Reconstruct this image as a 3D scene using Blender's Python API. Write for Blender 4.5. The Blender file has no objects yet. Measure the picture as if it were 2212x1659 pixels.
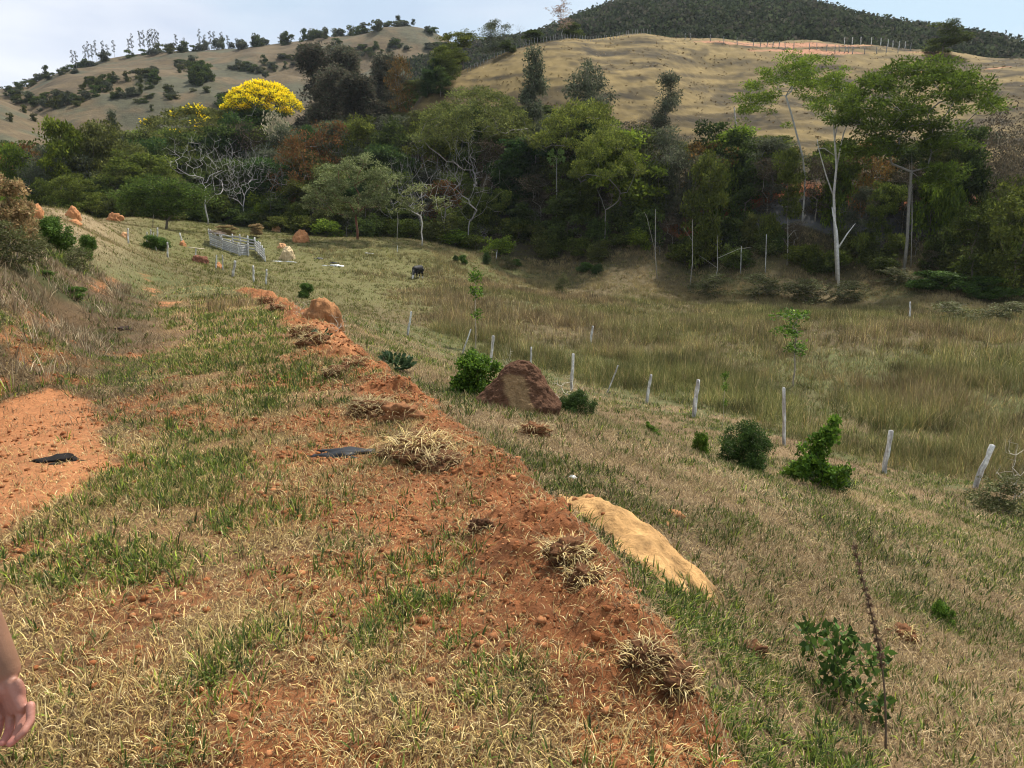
import bpy, math, random
import numpy as np
from mathutils import Vector, Matrix
C = bpy.context.scene
R = math.radians
# ---------------------------------------------------------------- camera
F, CU, CV, PITCH = 1661.0, 1106.0, 829.5, R(12.2)      # working picture 2212 x 1659
cam_d = bpy.data.cameras.new('camera'); cam = bpy.data.objects.new('camera', cam_d)
C.collection.objects.link(cam); C.camera = cam
cam_d.sensor_width = 36; cam_d.lens = 36 * F / 2212
cam_d.clip_start = 0.05; cam_d.clip_end = 6000
cam.location = (0, 0, 0); cam.rotation_euler = (R(90) - PITCH, 0, 0)
# ---------------------------------------------------------------- sky, sun, exposure
SUN_EL, SUN_AZ = 56, 38          # azimuth clockwise from the view direction (+Y)
W = bpy.data.worlds.new('World'); C.world = W; W.use_nodes = True
nt = W.node_tree; N = nt.nodes; L = nt.links; N.clear()
out = N.new('ShaderNodeOutputWorld'); bg = N.new('ShaderNodeBackground')
sky = N.new('ShaderNodeTexSky'); sky.sky_type = 'NISHITA'; sky.sun_disc = False
sky.sun_elevation = R(SUN_EL); sky.sun_rotation = R(SUN_AZ); sky.dust_density = 2.0; sky.air_density = 1.0
tc = N.new('ShaderNodeTexCoord'); mp = N.new('ShaderNodeMapping'); mp.inputs['Scale'].default_value = (1.2, 1.2, 3.6)
mp.inputs['Location'].default_value = (0.35, 0.1, 0.2)
nz = N.new('ShaderNodeTexNoise'); nz.inputs['Scale'].default_value = 1.5; nz.inputs['Detail'].default_value = 7; nz.inputs['Roughness'].default_value = .5
rp = N.new('ShaderNodeValToRGB'); rp.color_ramp.elements[0].position = .34; rp.color_ramp.elements[1].position = .62
nz2 = N.new('ShaderNodeTexNoise'); nz2.inputs['Scale'].default_value = 2.3; nz2.inputs['Detail'].default_value = 5
cr = N.new('ShaderNodeValToRGB'); cr.color_ramp.elements[0].position = .32; cr.color_ramp.elements[1].position = .68
cr.color_ramp.elements[0].color = (5.0, 5.8, 7.3, 1); cr.color_ramp.elements[1].color = (8.8, 9.0, 9.4, 1)
mx = N.new('ShaderNodeMixRGB'); L.new(tc.outputs['Generated'], mp.inputs[0]); L.new(mp.outputs[0], nz.inputs[0]); L.new(mp.outputs[0], nz2.inputs[0])
L.new(nz.outputs[0], rp.inputs[0]); L.new(nz2.outputs[0], cr.inputs[0])
ls = N.new('ShaderNodeMixRGB'); ls.blend_type = 'MIX'; ls.inputs[0].default_value = .78; ls.inputs[2].default_value = (5.3, 7.0, 8.2, 1)
L.new(sky.outputs[0], ls.inputs[1])
L.new(rp.outputs[0], mx.inputs[0]); L.new(ls.outputs[0], mx.inputs[1]); L.new(cr.outputs[0], mx.inputs[2])
L.new(mx.outputs[0], bg.inputs[0]); bg.inputs[1].default_value = 0.086; L.new(bg.outputs[0], out.inputs[0])
sd = bpy.data.lights.new('sun', 'SUN'); sun = bpy.data.objects.new('sun', sd); C.collection.objects.link(sun)
sd.energy = 5.0; sd.angle = R(2.0); sd.color = (1, .95, .87)
sdir = Vector((math.sin(R(SUN_AZ)) * math.cos(R(SUN_EL)), math.cos(R(SUN_AZ)) * math.cos(R(SUN_EL)), math.sin(R(SUN_EL))))
sun.rotation_euler = sdir.to_track_quat('Z', 'Y').to_euler()
C.view_settings.view_transform = 'Standard'; C.view_settings.look = 'None'
C.view_settings.exposure = 0.48; C.view_settings.gamma = 1
C.render.engine = 'CYCLES'
cy = C.cycles; cy.max_bounces = 5; cy.diffuse_bounces = 3; cy.transmission_bounces = 3; cy.glossy_bounces = 2; cy.volume_bounces = 0
cy.use_denoising = True; cy.filter_width = 1.1; cy.caustics_reflective = False; cy.caustics_refractive = False
# ---------------------------------------------------------------- noise
rng = np.random.default_rng(7); random.seed(7)
_perm = np.random.default_rng(3).random((256, 256)).astype(np.float32)
def vnoise(x, y):
    xi = np.floor(x).astype(np.int64); yi = np.floor(y).astype(np.int64)
    fx = x - xi; fy = y - yi; fx = fx * fx * (3 - 2 * fx); fy = fy * fy * (3 - 2 * fy)
    a = _perm[xi & 255, yi & 255]; b = _perm[(xi + 1) & 255, yi & 255]
    c = _perm[xi & 255, (yi + 1) & 255]; d = _perm[(xi + 1) & 255, (yi + 1) & 255]
    return (a + (b - a) * fx) * (1 - fy) + (c + (d - c) * fx) * fy
def fbm(x, y, s, o=4, off=0.0):          # 0..1, feature size s metres
    x = np.asarray(x, float) / s + 17.3 + off; y = np.asarray(y, float) / s + 41.7 - off * 1.7
    t = 0; a = .5; n = 0
    for k in range(o):
        t = t + a * vnoise(x, y); n += a; a *= .5; x, y = x * 1.93 + y * .52 + 5.1, y * 1.93 - x * .52 + 9.2
    return t / n
def sst(a, b, x): t = np.clip((x - a) / (b - a), 0, 1); return t * t * (3 - 2 * t)
# ---------------------------------------------------------------- picture <-> place
SP, CP = math.sin(PITCH), math.cos(PITCH)
def ray(u, v):
    a = (u - CU) / F; c = -(v - CV) / F
    return a, CP + SP * c, -SP + CP * c
def PY(u, v, y): dx, dy, dz = ray(u, v); t = y / dy; return (dx * t, y, dz * t)
def PZ(u, y, z): dx, dy, dz = ray(u, CV - 450 * 0); t = y / (CP * CP + 0 + SP * SP * 0 + 0); return ((u - CU) / F / CP * (y * CP * CP - z * SP * CP * 0) / CP / CP * CP, y, z)
ctl = []
for u in (-500, 0, 500, 1000, 1400): ctl += [PY(u, 1659, 2.07), PY(u, 1300, 3.12)]
ctl += [PY(1500, 1600, 2.25)]
for u in (-300, 0, 400, 800, 1090): ctl.append(PY(u, 1000, 5.25))
for u in (50, 400, 860): ctl.append(PY(u, 850, 8.1))
for u in (180, 450, 730): ctl.append(PY(u, 760, 11.5))
for u in (270, 450, 640): ctl.append(PY(u, 700, 16.2))
for u in (330, 560): ctl.append(PY(u, 650, 24.8))
for u in (330, 460): ctl.append(PY(u, 620, 33))
ctl += [(-.4, .6, -1.65), (.5, .6, -1.65), (-1.5, 1, -1.62), (1.6, 1, -2.05), (3, 1, -2.65), (-4, 1, -1.5), (6, 1.5, -3.9), (-8, 2, -.6), (10, 3, -5.4)]
# right slope down to the fence
ctl += [PY(1900, 1200, 5.7), PY(2212, 1659, 2.84), PY(1600, 1100, 5.75), PY(1300, 900, 10.3), PY(2150, 1130, 11.3), PY(2212, 1350, 5.6), PY(1700, 1400, 3.6), PY(1500, 980, 9.4), PY(1100, 840, 13.5)]
ctl += [PY(1140, 890, 18.5), PY(900, 780, 17.5), PY(700, 690, 22)]
ctl += [PY(2130, 1055, 18), PY(1915, 1020, 20.3), PY(1700, 960, 21.5), PY(1500, 900, 25), PY(1403, 870, 28), PY(1235, 845, 27), PY(1060, 800, 31), PY(883, 727, 34), PY(1280, 755, 40), PY(760, 680, 40), PY(2212, 1000, 22)]
ctl += [(22, 16, -7.0), (30, 25, -7.0), (50, 45, -7), (90, 70, -6)]
# valley floor
ctl += [PY(2212, 800, 36), PY(1800, 800, 37), PY(1500, 720, 47), PY(2212, 700, 52), PY(1800, 680, 55), PY(1100, 650, 60), PY(902, 602, 80), PY(600, 640, 47), PY(548, 612, 50),
        PY(2212, 612, 80), PY(1800, 580, 90), PY(1500, 558, 98), PY(1200, 542, 104), PY(910, 538, 97), PY(770, 527, 98), PY(700, 500, 118), PY(510, 545, 85), PY(600, 520, 100), PY(450, 482, 125), PY(300, 476, 108)]
ctl += [PY(360, 556, 58), PY(420, 580, 52), PY(280, 540, 55), PY(400, 520, 85), PY(330, 500, 92), PY(280, 525, 66)]
# left bank and hillside
ctl += [PY(0, 860, 7.9), PY(-300, 900, 7.0), PY(0, 720, 9.3), PY(0, 600, 12.5), PY(0, 520, 18), PY(0, 466, 28), PY(110, 463, 42), PY(180, 530, 36), PY(200, 470, 62), PY(240, 610, 28), PY(130, 690, 15.5), PY(200, 640, 20), PY(150, 560, 24), PY(100, 620, 16), PY(210, 600, 24), PY(150, 466, 80), PY(0, 470, 70), PY(-300, 440, 14), PY(-300, 420, 40), PY(-500, 600, 7)]
# behind the near ridge at the left, forest floor, then the hills
def U(u, y, z): ctl.append(((u - CU) / F / CP * y * 1.0, y, z))
for u, y, z in [(0, 100, -2), (0, 135, -1), (300, 135, -1), (300, 165, 4), (300, 215, 12), (0, 180, 2), (0, 240, 6), (450, 150, 1), (450, 215, 14), (-400, 120, 0), (-400, 230, 5),
                (600, 122, -1.5), (600, 155, 7), (600, 205, 18), (600, 260, 26), (770, 122, -1), (770, 150, 8), (770, 200, 23.5), (770, 260, 33),
                (900, 112, -2.5), (900, 132, 5), (900, 170, 19), (900, 222, 32), (1000, 112, -2.5), (1000, 128, 5)]: U(u, y, z)
# grassy hill: crest line and faces
crest = [(920, 205, 150), (1000, 165, 156), (1070, 133, 160), (1140, 105, 163), (1240, 88, 166), (1380, 72, 170), (1550, 76, 172), (1750, 86, 172), (1900, 97, 170), (2050, 110, 165), (2212, 127, 158), (2450, 160, 150)]
for u, v, y in crest:
    p = PY(u, v, y); ctl.append(p)
    if u >= 1140: ctl.append((p[0] * 1.14, p[1] * 1.14, p[2] + 0.5)); ctl.append((p[0] * 1.35, p[1] * 1.35, p[2] - 3)); ctl.append((p[0] * 1.55, p[1] * 1.55, p[2] - 10))
ctl += [PY(1440, 318, 121), PY(1600, 312, 120), PY(1560, 190, 145), PY(1300, 200, 137), PY(1300, 120, 157), PY(1800, 180, 144), PY(2100, 200, 138), PY(2100, 145, 152), PY(1760, 120, 158)]
ctl += [PY(1740, 452, 99), PY(2045, 471, 93), PY(1400, 452, 105)]
for u, y, z in [(1620, 112, 8), (1900, 112, 8.5), (2150, 108, 9), (1300, 112, 4), (1900, 123, 13), (2150, 118, 13), (1150, 118, 4)]: U(u, y, z)
K = np.array(ctl)
def wc(x, y):
    r = np.hypot(x, y); th = np.arctan2(x, y)
    return np.clip(th, -1.15, 1.05) * 2.2, np.log(np.clip(r, .7, 260))
ka, kb = wc(K[:, 0], K[:, 1]); kt = K[:, 2] / np.hypot(K[:, 0], K[:, 1])
def phi(d2): return d2 * np.log(d2 + 1e-9) * .5
n = len(K); A = np.zeros((n + 3, n + 3))
A[:n, :n] = phi((ka[:, None] - ka) ** 2 + (kb[:, None] - kb) ** 2) + np.eye(n) * 2e-4
A[:n, n] = 1; A[:n, n + 1] = ka; A[:n, n + 2] = kb; A[n:, :n] = A[:n, n:].T
sol = np.linalg.solve(A, np.concatenate([kt, np.zeros(3)]))
def H0(x, y):
    x = np.atleast_1d(np.asarray(x, float)); y = np.atleast_1d(np.asarray(y, float)); sh = x.shape
    x = x.ravel(); y = y.ravel(); a, b = wc(x, y); o = np.empty(len(x))
    for i in range(0, len(x), 20000):
        aa, bb = a[i:i + 20000], b[i:i + 20000]
        o[i:i + 20000] = phi((aa[:, None] - ka) ** 2 + (bb[:, None] - kb) ** 2) @ sol[:n] + sol[n] + sol[n + 1] * aa + sol[n + 2] * bb
    return (o * np.maximum(np.hypot(x, y), .7)).reshape(sh)
def hit_f(u, v, H, r0=1.0, r1=300, num=900):
    dx, dy, dz = ray(u, v); h = math.hypot(dx, dy); r = np.exp(np.linspace(math.log(r0), math.log(r1), num))
    g = H(dx / h * r, dy / h * r); z = dz / h * r; k = np.where(z < g)[0]
    i = k[0] if len(k) else num - 1
    rr = r[i]
    if i > 0:
        a, b = (z - g)[i - 1], (z - g)[i]; rr = r[i - 1] + (r[i] - r[i - 1]) * a / (a - b + 1e-9) if len(k) else r[i]
    return np.array([dx / h * rr, dy / h * rr])
def wline(pts): return np.array([hit_f(u, v, H0) for u, v in pts])
BERM = wline([(1560, 1800), (1490, 1600), (1400, 1440), (1300, 1315), (1200, 1170), (1110, 1040), (1030, 975), (930, 905), (850, 850), (760, 780), (690, 715), (620, 665), (545, 634)])
def dist_line(x, y, Ln):
    best = np.full(x.shape, 1e9); side = np.zeros(x.shape); tt = np.zeros(x.shape); acc = 0
    for i in range(len(Ln) - 1):
        a, b = Ln[i], Ln[i + 1]; d = b - a; l = np.hypot(*d)
        t = np.clip(((x - a[0]) * d[0] + (y - a[1]) * d[1]) / l ** 2, 0, 1)
        ex, ey = x - a[0] - d[0] * t, y - a[1] - d[1] * t; q = np.hypot(ex, ey); m = q < best
        best = np.where(m, q, best); side = np.where(m, np.sign(d[1] * ex - d[0] * ey), side); tt = np.where(m, acc + t * l, tt); acc += l
    return best, side, tt            # side > 0: right of the line
def inpoly(x, y, P):
    c = np.zeros(x.shape, bool); j = len(P) - 1
    for i in range(len(P)):
        xi, yi = P[i]; xj, yj = P[j]
        c ^= ((yi > y) != (yj > y)) & (x < (xj - xi) * (y - yi) / (yj - yi + 1e-12) + xi); j = i
    return c
def polyd(x, y, P):                    # signed: inside positive
    d, _, _ = dist_line(x, y, np.vstack([P, P[:1]])); return np.where(inpoly(x, y, P), d, -d)
DIRT = [wline(p) for p in ([(-260, 840), (0, 862), (110, 828), (215, 862), (255, 930), (262, 1000), (180, 1060), (60, 1130), (0, 1165), (-260, 1260)],
        [(225, 768), (270, 757), (370, 760), (365, 773), (260, 779)], [(310, 658), (345, 650), (402, 652), (395, 663), (320, 666)],
        [(300, 584), (322, 590), (348, 628), (325, 642), (308, 612)], [(184, 618), (235, 601), (262, 606), (245, 636), (195, 641)],
        [(-20, 745), (30, 700), (120, 676), (128, 692), (60, 722), (0, 750)], [(540, 632), (600, 640), (650, 668), (600, 668)],
        [(640, 712), (740, 742), (800, 800), (720, 790), (660, 750)])]
GREENP = [wline(p) for p in ([(700, 1090), (950, 1060), (1120, 1200), (1200, 1400), (1120, 1530), (900, 1400), (740, 1240)], [(200, 990), (420, 960), (560, 1060), (480, 1240), (260, 1180)], [(420, 680), (640, 680), (690, 830), (560, 900), (470, 800)], [(1240, 1040), (1330, 1160), (1560, 1330), (1700, 1450), (1560, 1480), (1330, 1330), (1200, 1150)])]
SEMI = [wline(p) for p in ([(530, 1060), (800, 1010), (1050, 980), (1180, 1180), (1290, 1330), (1450, 1560), (1300, 1520), (1080, 1400), (820, 1400), (560, 1260)],
        [(430, 1560), (900, 1560), (1050, 1659), (900, 1750), (500, 1750)], [(540, 930), (720, 880), (860, 930), (780, 1010), (620, 1010)],
        [(550, 1230), (640, 1230), (820, 1420), (700, 1450)])]
MOUND = wline([(1207, 1082), (1250, 1079), (1300, 1092), (1345, 1118), (1400, 1150), (1440, 1172), (1470, 1205), (1500, 1238), (1560, 1290), (1562, 1312), (1528, 1296), (1488, 1262), (1478, 1282), (1440, 1262), (1385, 1240), (1345, 1195), (1330, 1165), (1290, 1150), (1262, 1130), (1225, 1115)])
ROADCUT = np.array([PY(1560, 450, 101)[:2], PY(1740, 452, 99)[:2], PY(2045, 471, 93)[:2], PY(2300, 480, 88)[:2]])
def masks(x, y):
    r = np.hypot(x, y); m = {}
    near = r < 60
    db = np.full(x.shape, 99.); sd_ = np.zeros(x.shape); tt = np.zeros(x.shape)
    if near.any(): db[near], sd_[near], tt[near] = dist_line(x[near], y[near], BERM)
    m['db'], m['side'], m['bt'] = db, sd_, tt
    wob = fbm(x, y, .35, 4) * .6 + fbm(x, y, 1.1, 2) * .4 - .5
    w = np.where(sd_ > 0, .15, .33) * (1 + .6 * (fbm(x, y, 1.3, 2, 3.) - .5)) * (1 + .05 * np.minimum(r, 14))
    brk = sst(.22, .36, fbm(tt, tt * 0 + 3, 1.7, 2, 9.) )
    m['berm'] = np.exp(-(db / w) ** 2) * (.45 + .55 * brk) * (near)
    dirt = np.zeros(x.shape)
    for P in DIRT:
        c = P.mean(0); rad = np.hypot(*(P - c).T).max() + 1.5; s = np.hypot(x - c[0], y - c[1]) < rad
        if s.any(): dirt[s] = np.maximum(dirt[s], sst(-.02, .12 , (polyd(x[s], y[s], P) / np.maximum(1, r[s] / 8) + wob[s] * .4)))
    m['bare'] = dirt
    semi = np.zeros(x.shape)
    for P in SEMI:
        c = P.mean(0); rad = np.hypot(*(P - c).T).max() + 1.5; s = np.hypot(x - c[0], y - c[1]) < rad
        if s.any(): semi[s] = np.maximum(semi[s], sst(-.3, .25, polyd(x[s], y[s], P) + wob[s] * .8))
    road = (sd_ < 0) & near
    pn = fbm(x, y, .55, 4, 5.)
    semi = np.maximum(semi * sst(.26, .46, pn + .08), road * sst(.50, .62, pn) * .85 * sst(20, 7, r))
    m['semi'] = semi; m['road'] = road
    gp_ = np.zeros(x.shape)
    for P in GREENP:
        c = P.mean(0); rad = np.hypot(*(P - c).T).max() + 1.5; s = np.hypot(x - c[0], y - c[1]) < rad
        if s.any(): gp_[s] = np.maximum(gp_[s], sst(-.25, .35, polyd(x[s], y[s], P) + wob[s] * 1.2))
    m['gp'] = gp_
    dm = np.full(x.shape, -9.); s = (r < 9)
    if s.any(): dm[s] = polyd(x[s], y[s], MOUND)
    m['mound'] = sst(-.02, .03, dm + (fbm(x, y, .16, 4) - .5) * .2); m['dm'] = dm
    return m
def H(x, y, full=False):
    x = np.atleast_1d(np.asarray(x, float)); y = np.atleast_1d(np.asarray(y, float))
    r = np.hypot(x, y); z = H0(x, y); m = masks(x, y)
    z = z + (fbm(x, y, 2.2, 4) - .5) * .22 * sst(3, 12, r) + (fbm(x, y, .5, 3) - .5) * .05 * sst(200, 20, r)
    z = z + (fbm(x, y, 22, 4) - .5) * 2.2 * sst(30, 110, r) * sst(400, 260, r)
    fld = sst(-1, 3, x - 1) * sst(14, 25, r)
    lump = fbm(x, y, .28, 4, 2.); l2 = fbm(x, y, .75, 2, 8.)
    z = z + m['berm'] * (.05 + .20 * l2 + .30 * (lump - .35) + .16 * (fbm(x, y, .13, 3, 13.) - .5)) * (.42 + .07 * np.minimum(r, 10))
    soil = np.maximum(m['bare'], m['semi'])
    z = z + (fbm(x, y, .07, 4, 4.) - .5) * .028 * np.maximum(soil, m['berm']) * sst(30, 8, r) + (fbm(x, y, .16, 2, 6.) - .5) * .02 * sst(30, 8, r)
    z = z + np.where(m['dm'] > -.1, sst(-.02, .22, m['dm']) * .09 + m['mound'] * (.02 + (fbm(x, y, .05, 3, 1.) - .5) * .035 + (fbm(x, y, .22, 3, 1.) - .5) * .08), 0)
    # terracettes on the dry hill
    hl = sst(112, 124, r) * sst(-.1, .05, np.arctan2(x, y) + .02)
    tz = z * 1.1 + (fbm(x, y, 9, 3) - .5) * 5
    z = z + hl * ((np.abs((tz % 1.) - .5) - .25) * .30 + (np.abs(((tz * 2.3 + fbm(x, y, 5, 2) * 3) % 1.) - .5) - .25) * .14 + (fbm(x, y, 1.4, 3, 6.) - .5) * .16)
    if full: return z, m
    return z
def Hs(x, y): return float(H(np.array([x]), np.array([y]))[0])
def hit(u, v, r0=1.0): x, y = hit_f(u, v, H, r0=r0); return Vector((x, y, Hs(x, y)))
def xat(u, y, dz=0.):
    x = (u - CU) / F / CP * y
    for _ in range(3): x = (u - CU) / F * (y * CP - (float(H0(x, y)[0]) + dz) * SP)
    return x
def at(u, y, dz=0.): x = xat(u, y, dz); return Vector((x, y, Hs(x, y)))
# ---------------------------------------------------------------- mesh helpers
def fast_mesh(name, V, F4=None, F3=None, col=None, smooth=False):
    me = bpy.data.meshes.new(name); V = np.asarray(V, np.float32)
    F4 = np.zeros((0, 4), np.int32) if F4 is None else np.asarray(F4, np.int32); F3 = np.zeros((0, 3), np.int32) if F3 is None else np.asarray(F3, np.int32)
    me.vertices.add(len(V)); me.vertices.foreach_set('co', V.ravel())
    nl = F4.size + F3.size; me.loops.add(nl); me.loops.foreach_set('vertex_index', np.concatenate([F4.ravel(), F3.ravel()]).astype(np.int32))
    me.polygons.add(len(F4) + len(F3)); st = np.concatenate([np.arange(len(F4)) * 4, F4.size + np.arange(len(F3)) * 3]).astype(np.int32)
    me.polygons.foreach_set('loop_start', st)
    if smooth: me.polygons.foreach_set('use_smooth', np.ones(len(st), bool))
    if col is not None:
        a = me.color_attributes.new('Col', 'FLOAT_COLOR', 'POINT'); c4 = np.ones((len(V), 4), np.float32); c4[:, :3] = col; a.data.foreach_set('color', c4.ravel())
    me.update(calc_edges=True); return me
class MB:
    def __init__(s): s.V = []; s.Q = []; s.T = []; s.Cc = []; s.n = 0
    def add(s, V, Q=None, T=None, col=(.5, .5, .5)):
        V = np.asarray(V, float)
        if Q is not None and len(Q): s.Q.append(np.asarray(Q) + s.n)
        if T is not None and len(T): s.T.append(np.asarray(T) + s.n)
        c = np.asarray(col, float); s.Cc.append(np.broadcast_to(c, (len(V), 3)) if c.ndim == 1 else c); s.V.append(V); s.n += len(V)
    def mesh(s, name, mat, smooth=False):
        me = fast_mesh(name, np.vstack(s.V), np.vstack(s.Q) if s.Q else None, np.vstack(s.T) if s.T else None, np.vstack(s.Cc), smooth)
        me.materials.append(mat); return me
    def build(s, name, mat, parent=None, smooth=False):
        return link(name, s.mesh(name, mat, smooth), parent)
    def tube(s, pts, rad, sides=6, col=(.5, .5, .5), cap=True, jit=0):
        P = np.asarray(pts, float); k = len(P); rad = np.broadcast_to(np.asarray(rad, float), (k,))
        T = np.gradient(P, axis=0); T /= np.linalg.norm(T, axis=1)[:, None] + 1e-9
        up = np.array([0, 0, 1.]) if abs(T[0][2]) < .9 else np.array([1., 0, 0])
        V = []; a = np.arange(sides) / sides * 2 * math.pi
        for i in range(k):
            e = np.cross(T[i], up); e /= np.linalg.norm(e) + 1e-9; f = np.cross(e, T[i])
            rr = rad[i] * (1 + (rng.random(sides) - .5) * jit)
            V.append(P[i] + (np.cos(a) * rr)[:, None] * e + (np.sin(a) * rr)[:, None] * f)
        V = np.vstack(V); i, j = np.meshgrid(np.arange(k - 1), np.arange(sides), indexing='ij'); i = i.ravel(); j = j.ravel(); jn = (j + 1) % sides
        Q = np.stack([i * sides + j, i * sides + jn, (i + 1) * sides + jn, (i + 1) * sides + j], 1)
        Tt = None
        if cap:
            V = np.vstack([V, P[-1:] + T[-1:] * rad[-1] * .3, P[:1]]); b = (k - 1) * sides; jj = np.arange(sides); jn = (jj + 1) % sides
            Tt = np.vstack([np.stack([b + jj, b + jn, np.full(sides, k * sides)], 1), np.stack([jn, jj, np.full(sides, k * sides + 1)], 1)])
        s.add(V, Q, Tt, col)
    def box(s, c, sx, sy, sz, M=None, col=(.5, .5, .5)):
        V = np.array([[x * sx / 2, y * sy / 2, z * sz / 2] for x in (-1, 1) for y in (-1, 1) for z in (-1, 1)])
        if M is not None: V = V @ np.array(M).T
        s.add(V + np.asarray(c), [[0, 1, 3, 2], [4, 6, 7, 5], [0, 4, 5, 1], [2, 3, 7, 6], [0, 2, 6, 4], [1, 5, 7, 3]], None, col)
    def leaves(s, P, D, size, col, asp=.5, N_=None):
        """rhombic leaves at P pointing along D"""
        n_ = len(P); D = D / (np.linalg.norm(D, axis=1)[:, None] + 1e-9); rv = rng.normal(size=(n_, 3)) if N_ is None else N_
        E = np.cross(D, rv); E /= np.linalg.norm(E, axis=1)[:, None] + 1e-9; nn = np.cross(D, E)
        l = (np.asarray(size) * np.ones(n_))[:, None]; w = l * asp * .5
        V = np.stack([P, P + D * l * .45 + E * w + nn * l * .06, P + D * l, P + D * l * .45 - E * w + nn * l * .06], 1).reshape(-1, 3)
        s.add(V, (np.arange(n_)[:, None] * 4 + np.arange(4)), None, np.repeat(col, 4, 0))
def link(name, me, parent=None):
    o = bpy.data.objects.new(name, me); C.collection.objects.link(o)
    if parent: o.parent = parent
    return o
def tag(o, label=None, cat=None, group=None, kind=None):
    if label: o['label'] = label
    if cat: o['category'] = cat
    if group: o['group'] = group
    if kind: o['kind'] = kind
    return o
def empty(name, loc=(0, 0, 0), rz=0):
    o = bpy.data.objects.new(name, None); C.collection.objects.link(o); o.location = loc; o.rotation_euler = (0, 0, rz); o.empty_display_size = .2; return o
def copy_tree(o):
    r = o.copy(); C.collection.objects.link(r)
    for ch in list(o.children):
        c = ch.copy(); C.collection.objects.link(c); c.parent = r
        for g in list(ch.children): d = g.copy(); C.collection.objects.link(d); d.parent = c
    return r
# ---------------------------------------------------------------- materials
def mat_col(name, rough=.9, transl=0., bump=0., bscale=40., spec=.2, var=0., nscale=0., namp=.3, obvar=0., ns2=0., na2=.3):
    m = bpy.data.materials.new(name); m.use_nodes = True; t = m.node_tree; n_ = t.nodes; l = t.links
    b = n_['Principled BSDF']; b.inputs['Roughness'].default_value = rough; b.inputs['Specular IOR Level'].default_value = spec
    a = n_.new('ShaderNodeVertexColor'); a.layer_name = 'Col'; c = a.outputs[0]
    def mul(c, fac_socket, lo, hi):
        mr = n_.new('ShaderNodeMapRange'); mr.inputs['From Min'].default_value = .25; mr.inputs['From Max'].default_value = .75
        mr.inputs['To Min'].default_value = lo; mr.inputs['To Max'].default_value = hi; l.new(fac_socket, mr.inputs[0])
        vm = n_.new('ShaderNodeVectorMath'); vm.operation = 'SCALE'; l.new(c, vm.inputs[0]); l.new(mr.outputs[0], vm.inputs['Scale']); return vm.outputs[0]
    co = n_.new('ShaderNodeTexCoord').outputs['Object']
    for sc, am in ((nscale, namp), (ns2, na2)):
        if sc:
            z = n_.new('ShaderNodeTexNoise'); z.inputs['Scale'].default_value = sc; z.inputs['Detail'].default_value = 6; z.inputs['Roughness'].default_value = .65; l.new(co, z.inputs[0])
            c = mul(c, z.outputs[0], 1 - am, 1 + am)
    if obvar:
        oi = n_.new('ShaderNodeObjectInfo'); hs = n_.new('ShaderNodeHueSaturation'); l.new(c, hs.inputs['Color'])
        m1 = n_.new('ShaderNodeMapRange'); m1.inputs['To Min'].default_value = .5 - obvar * .06; m1.inputs['To Max'].default_value = .5 + obvar * .06; l.new(oi.outputs['Random'], m1.inputs[0]); l.new(m1.outputs[0], hs.inputs['Hue'])
        m3 = n_.new('ShaderNodeMath'); m3.operation = 'MULTIPLY'; m3.inputs[1].default_value = 7.31; l.new(oi.outputs['Random'], m3.inputs[0]); m4 = n_.new('ShaderNodeMath'); m4.operation = 'FRACT'; l.new(m3.outputs[0], m4.inputs[0])
        m2 = n_.new('ShaderNodeMapRange'); m2.inputs['To Min'].default_value = 1 - obvar; m2.inputs['To Max'].default_value = 1 + obvar; l.new(m4.outputs[0], m2.inputs[0]); l.new(m2.outputs[0], hs.inputs['Value']); c = hs.outputs[0]
    l.new(c, b.inputs['Base Color'])
    if bump:
        z = n_.new('ShaderNodeTexNoise'); z.inputs['Scale'].default_value = bscale; z.inputs['Detail'].default_value = 8; z.inputs['Roughness'].default_value = .7; l.new(co, z.inputs[0])
        bp = n_.new('ShaderNodeBump'); bp.inputs['Strength'].default_value = 1; bp.inputs['Distance'].default_value = bump; l.new(z.outputs[0], bp.inputs['Height']); l.new(bp.outputs[0], b.inputs['Normal'])
    if transl:
        tr = n_.new('ShaderNodeBsdfTranslucent'); l.new(c, tr.inputs[0]); ms = n_.new('ShaderNodeMixShader'); ms.inputs[0].default_value = transl
        l.new(b.outputs[0], ms.inputs[1]); l.new(tr.outputs[0], ms.inputs[2]); l.new(ms.outputs[0], n_['Material Output'].inputs[0])
    return m
M_ground = mat_col('ground_soil', .95, bump=.022, bscale=38, nscale=28, namp=.32, ns2=.6, na2=.12)
M_hill = mat_col('hill_grass', .95, bump=.5, bscale=.5, nscale=.35, namp=.3, ns2=2.4, na2=.25)
M_blade = mat_col('grass_blade', .75, transl=.25)
M_leaf = mat_col('leaf', .8, transl=.32, spec=.08, obvar=.22)
M_leafplain = mat_col('leaf_single', .65, transl=.3, spec=.15)
M_bark = mat_col('bark', .9, nscale=3, namp=.35, ns2=14, na2=.3)
M_post = mat_col('weathered_wood', .9, bump=.006, bscale=30, nscale=9, namp=.45, ns2=45, na2=.35)
M_clod = mat_col('soil_clod', .95, bump=.01, bscale=30, nscale=14, namp=.35)
M_rock = mat_col('mound_earth', .95, bump=.05, bscale=9, nscale=5, namp=.35, ns2=22, na2=.3)
def A3(*c): return np.array(c, float)
RED = A3(.25, .088, .030); REDL = A3(.37, .155, .062); TAN = A3(.56, .32, .125); THATCH = A3(.155, .10, .05); GREENSOIL = A3(.06, .06, .02)
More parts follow.
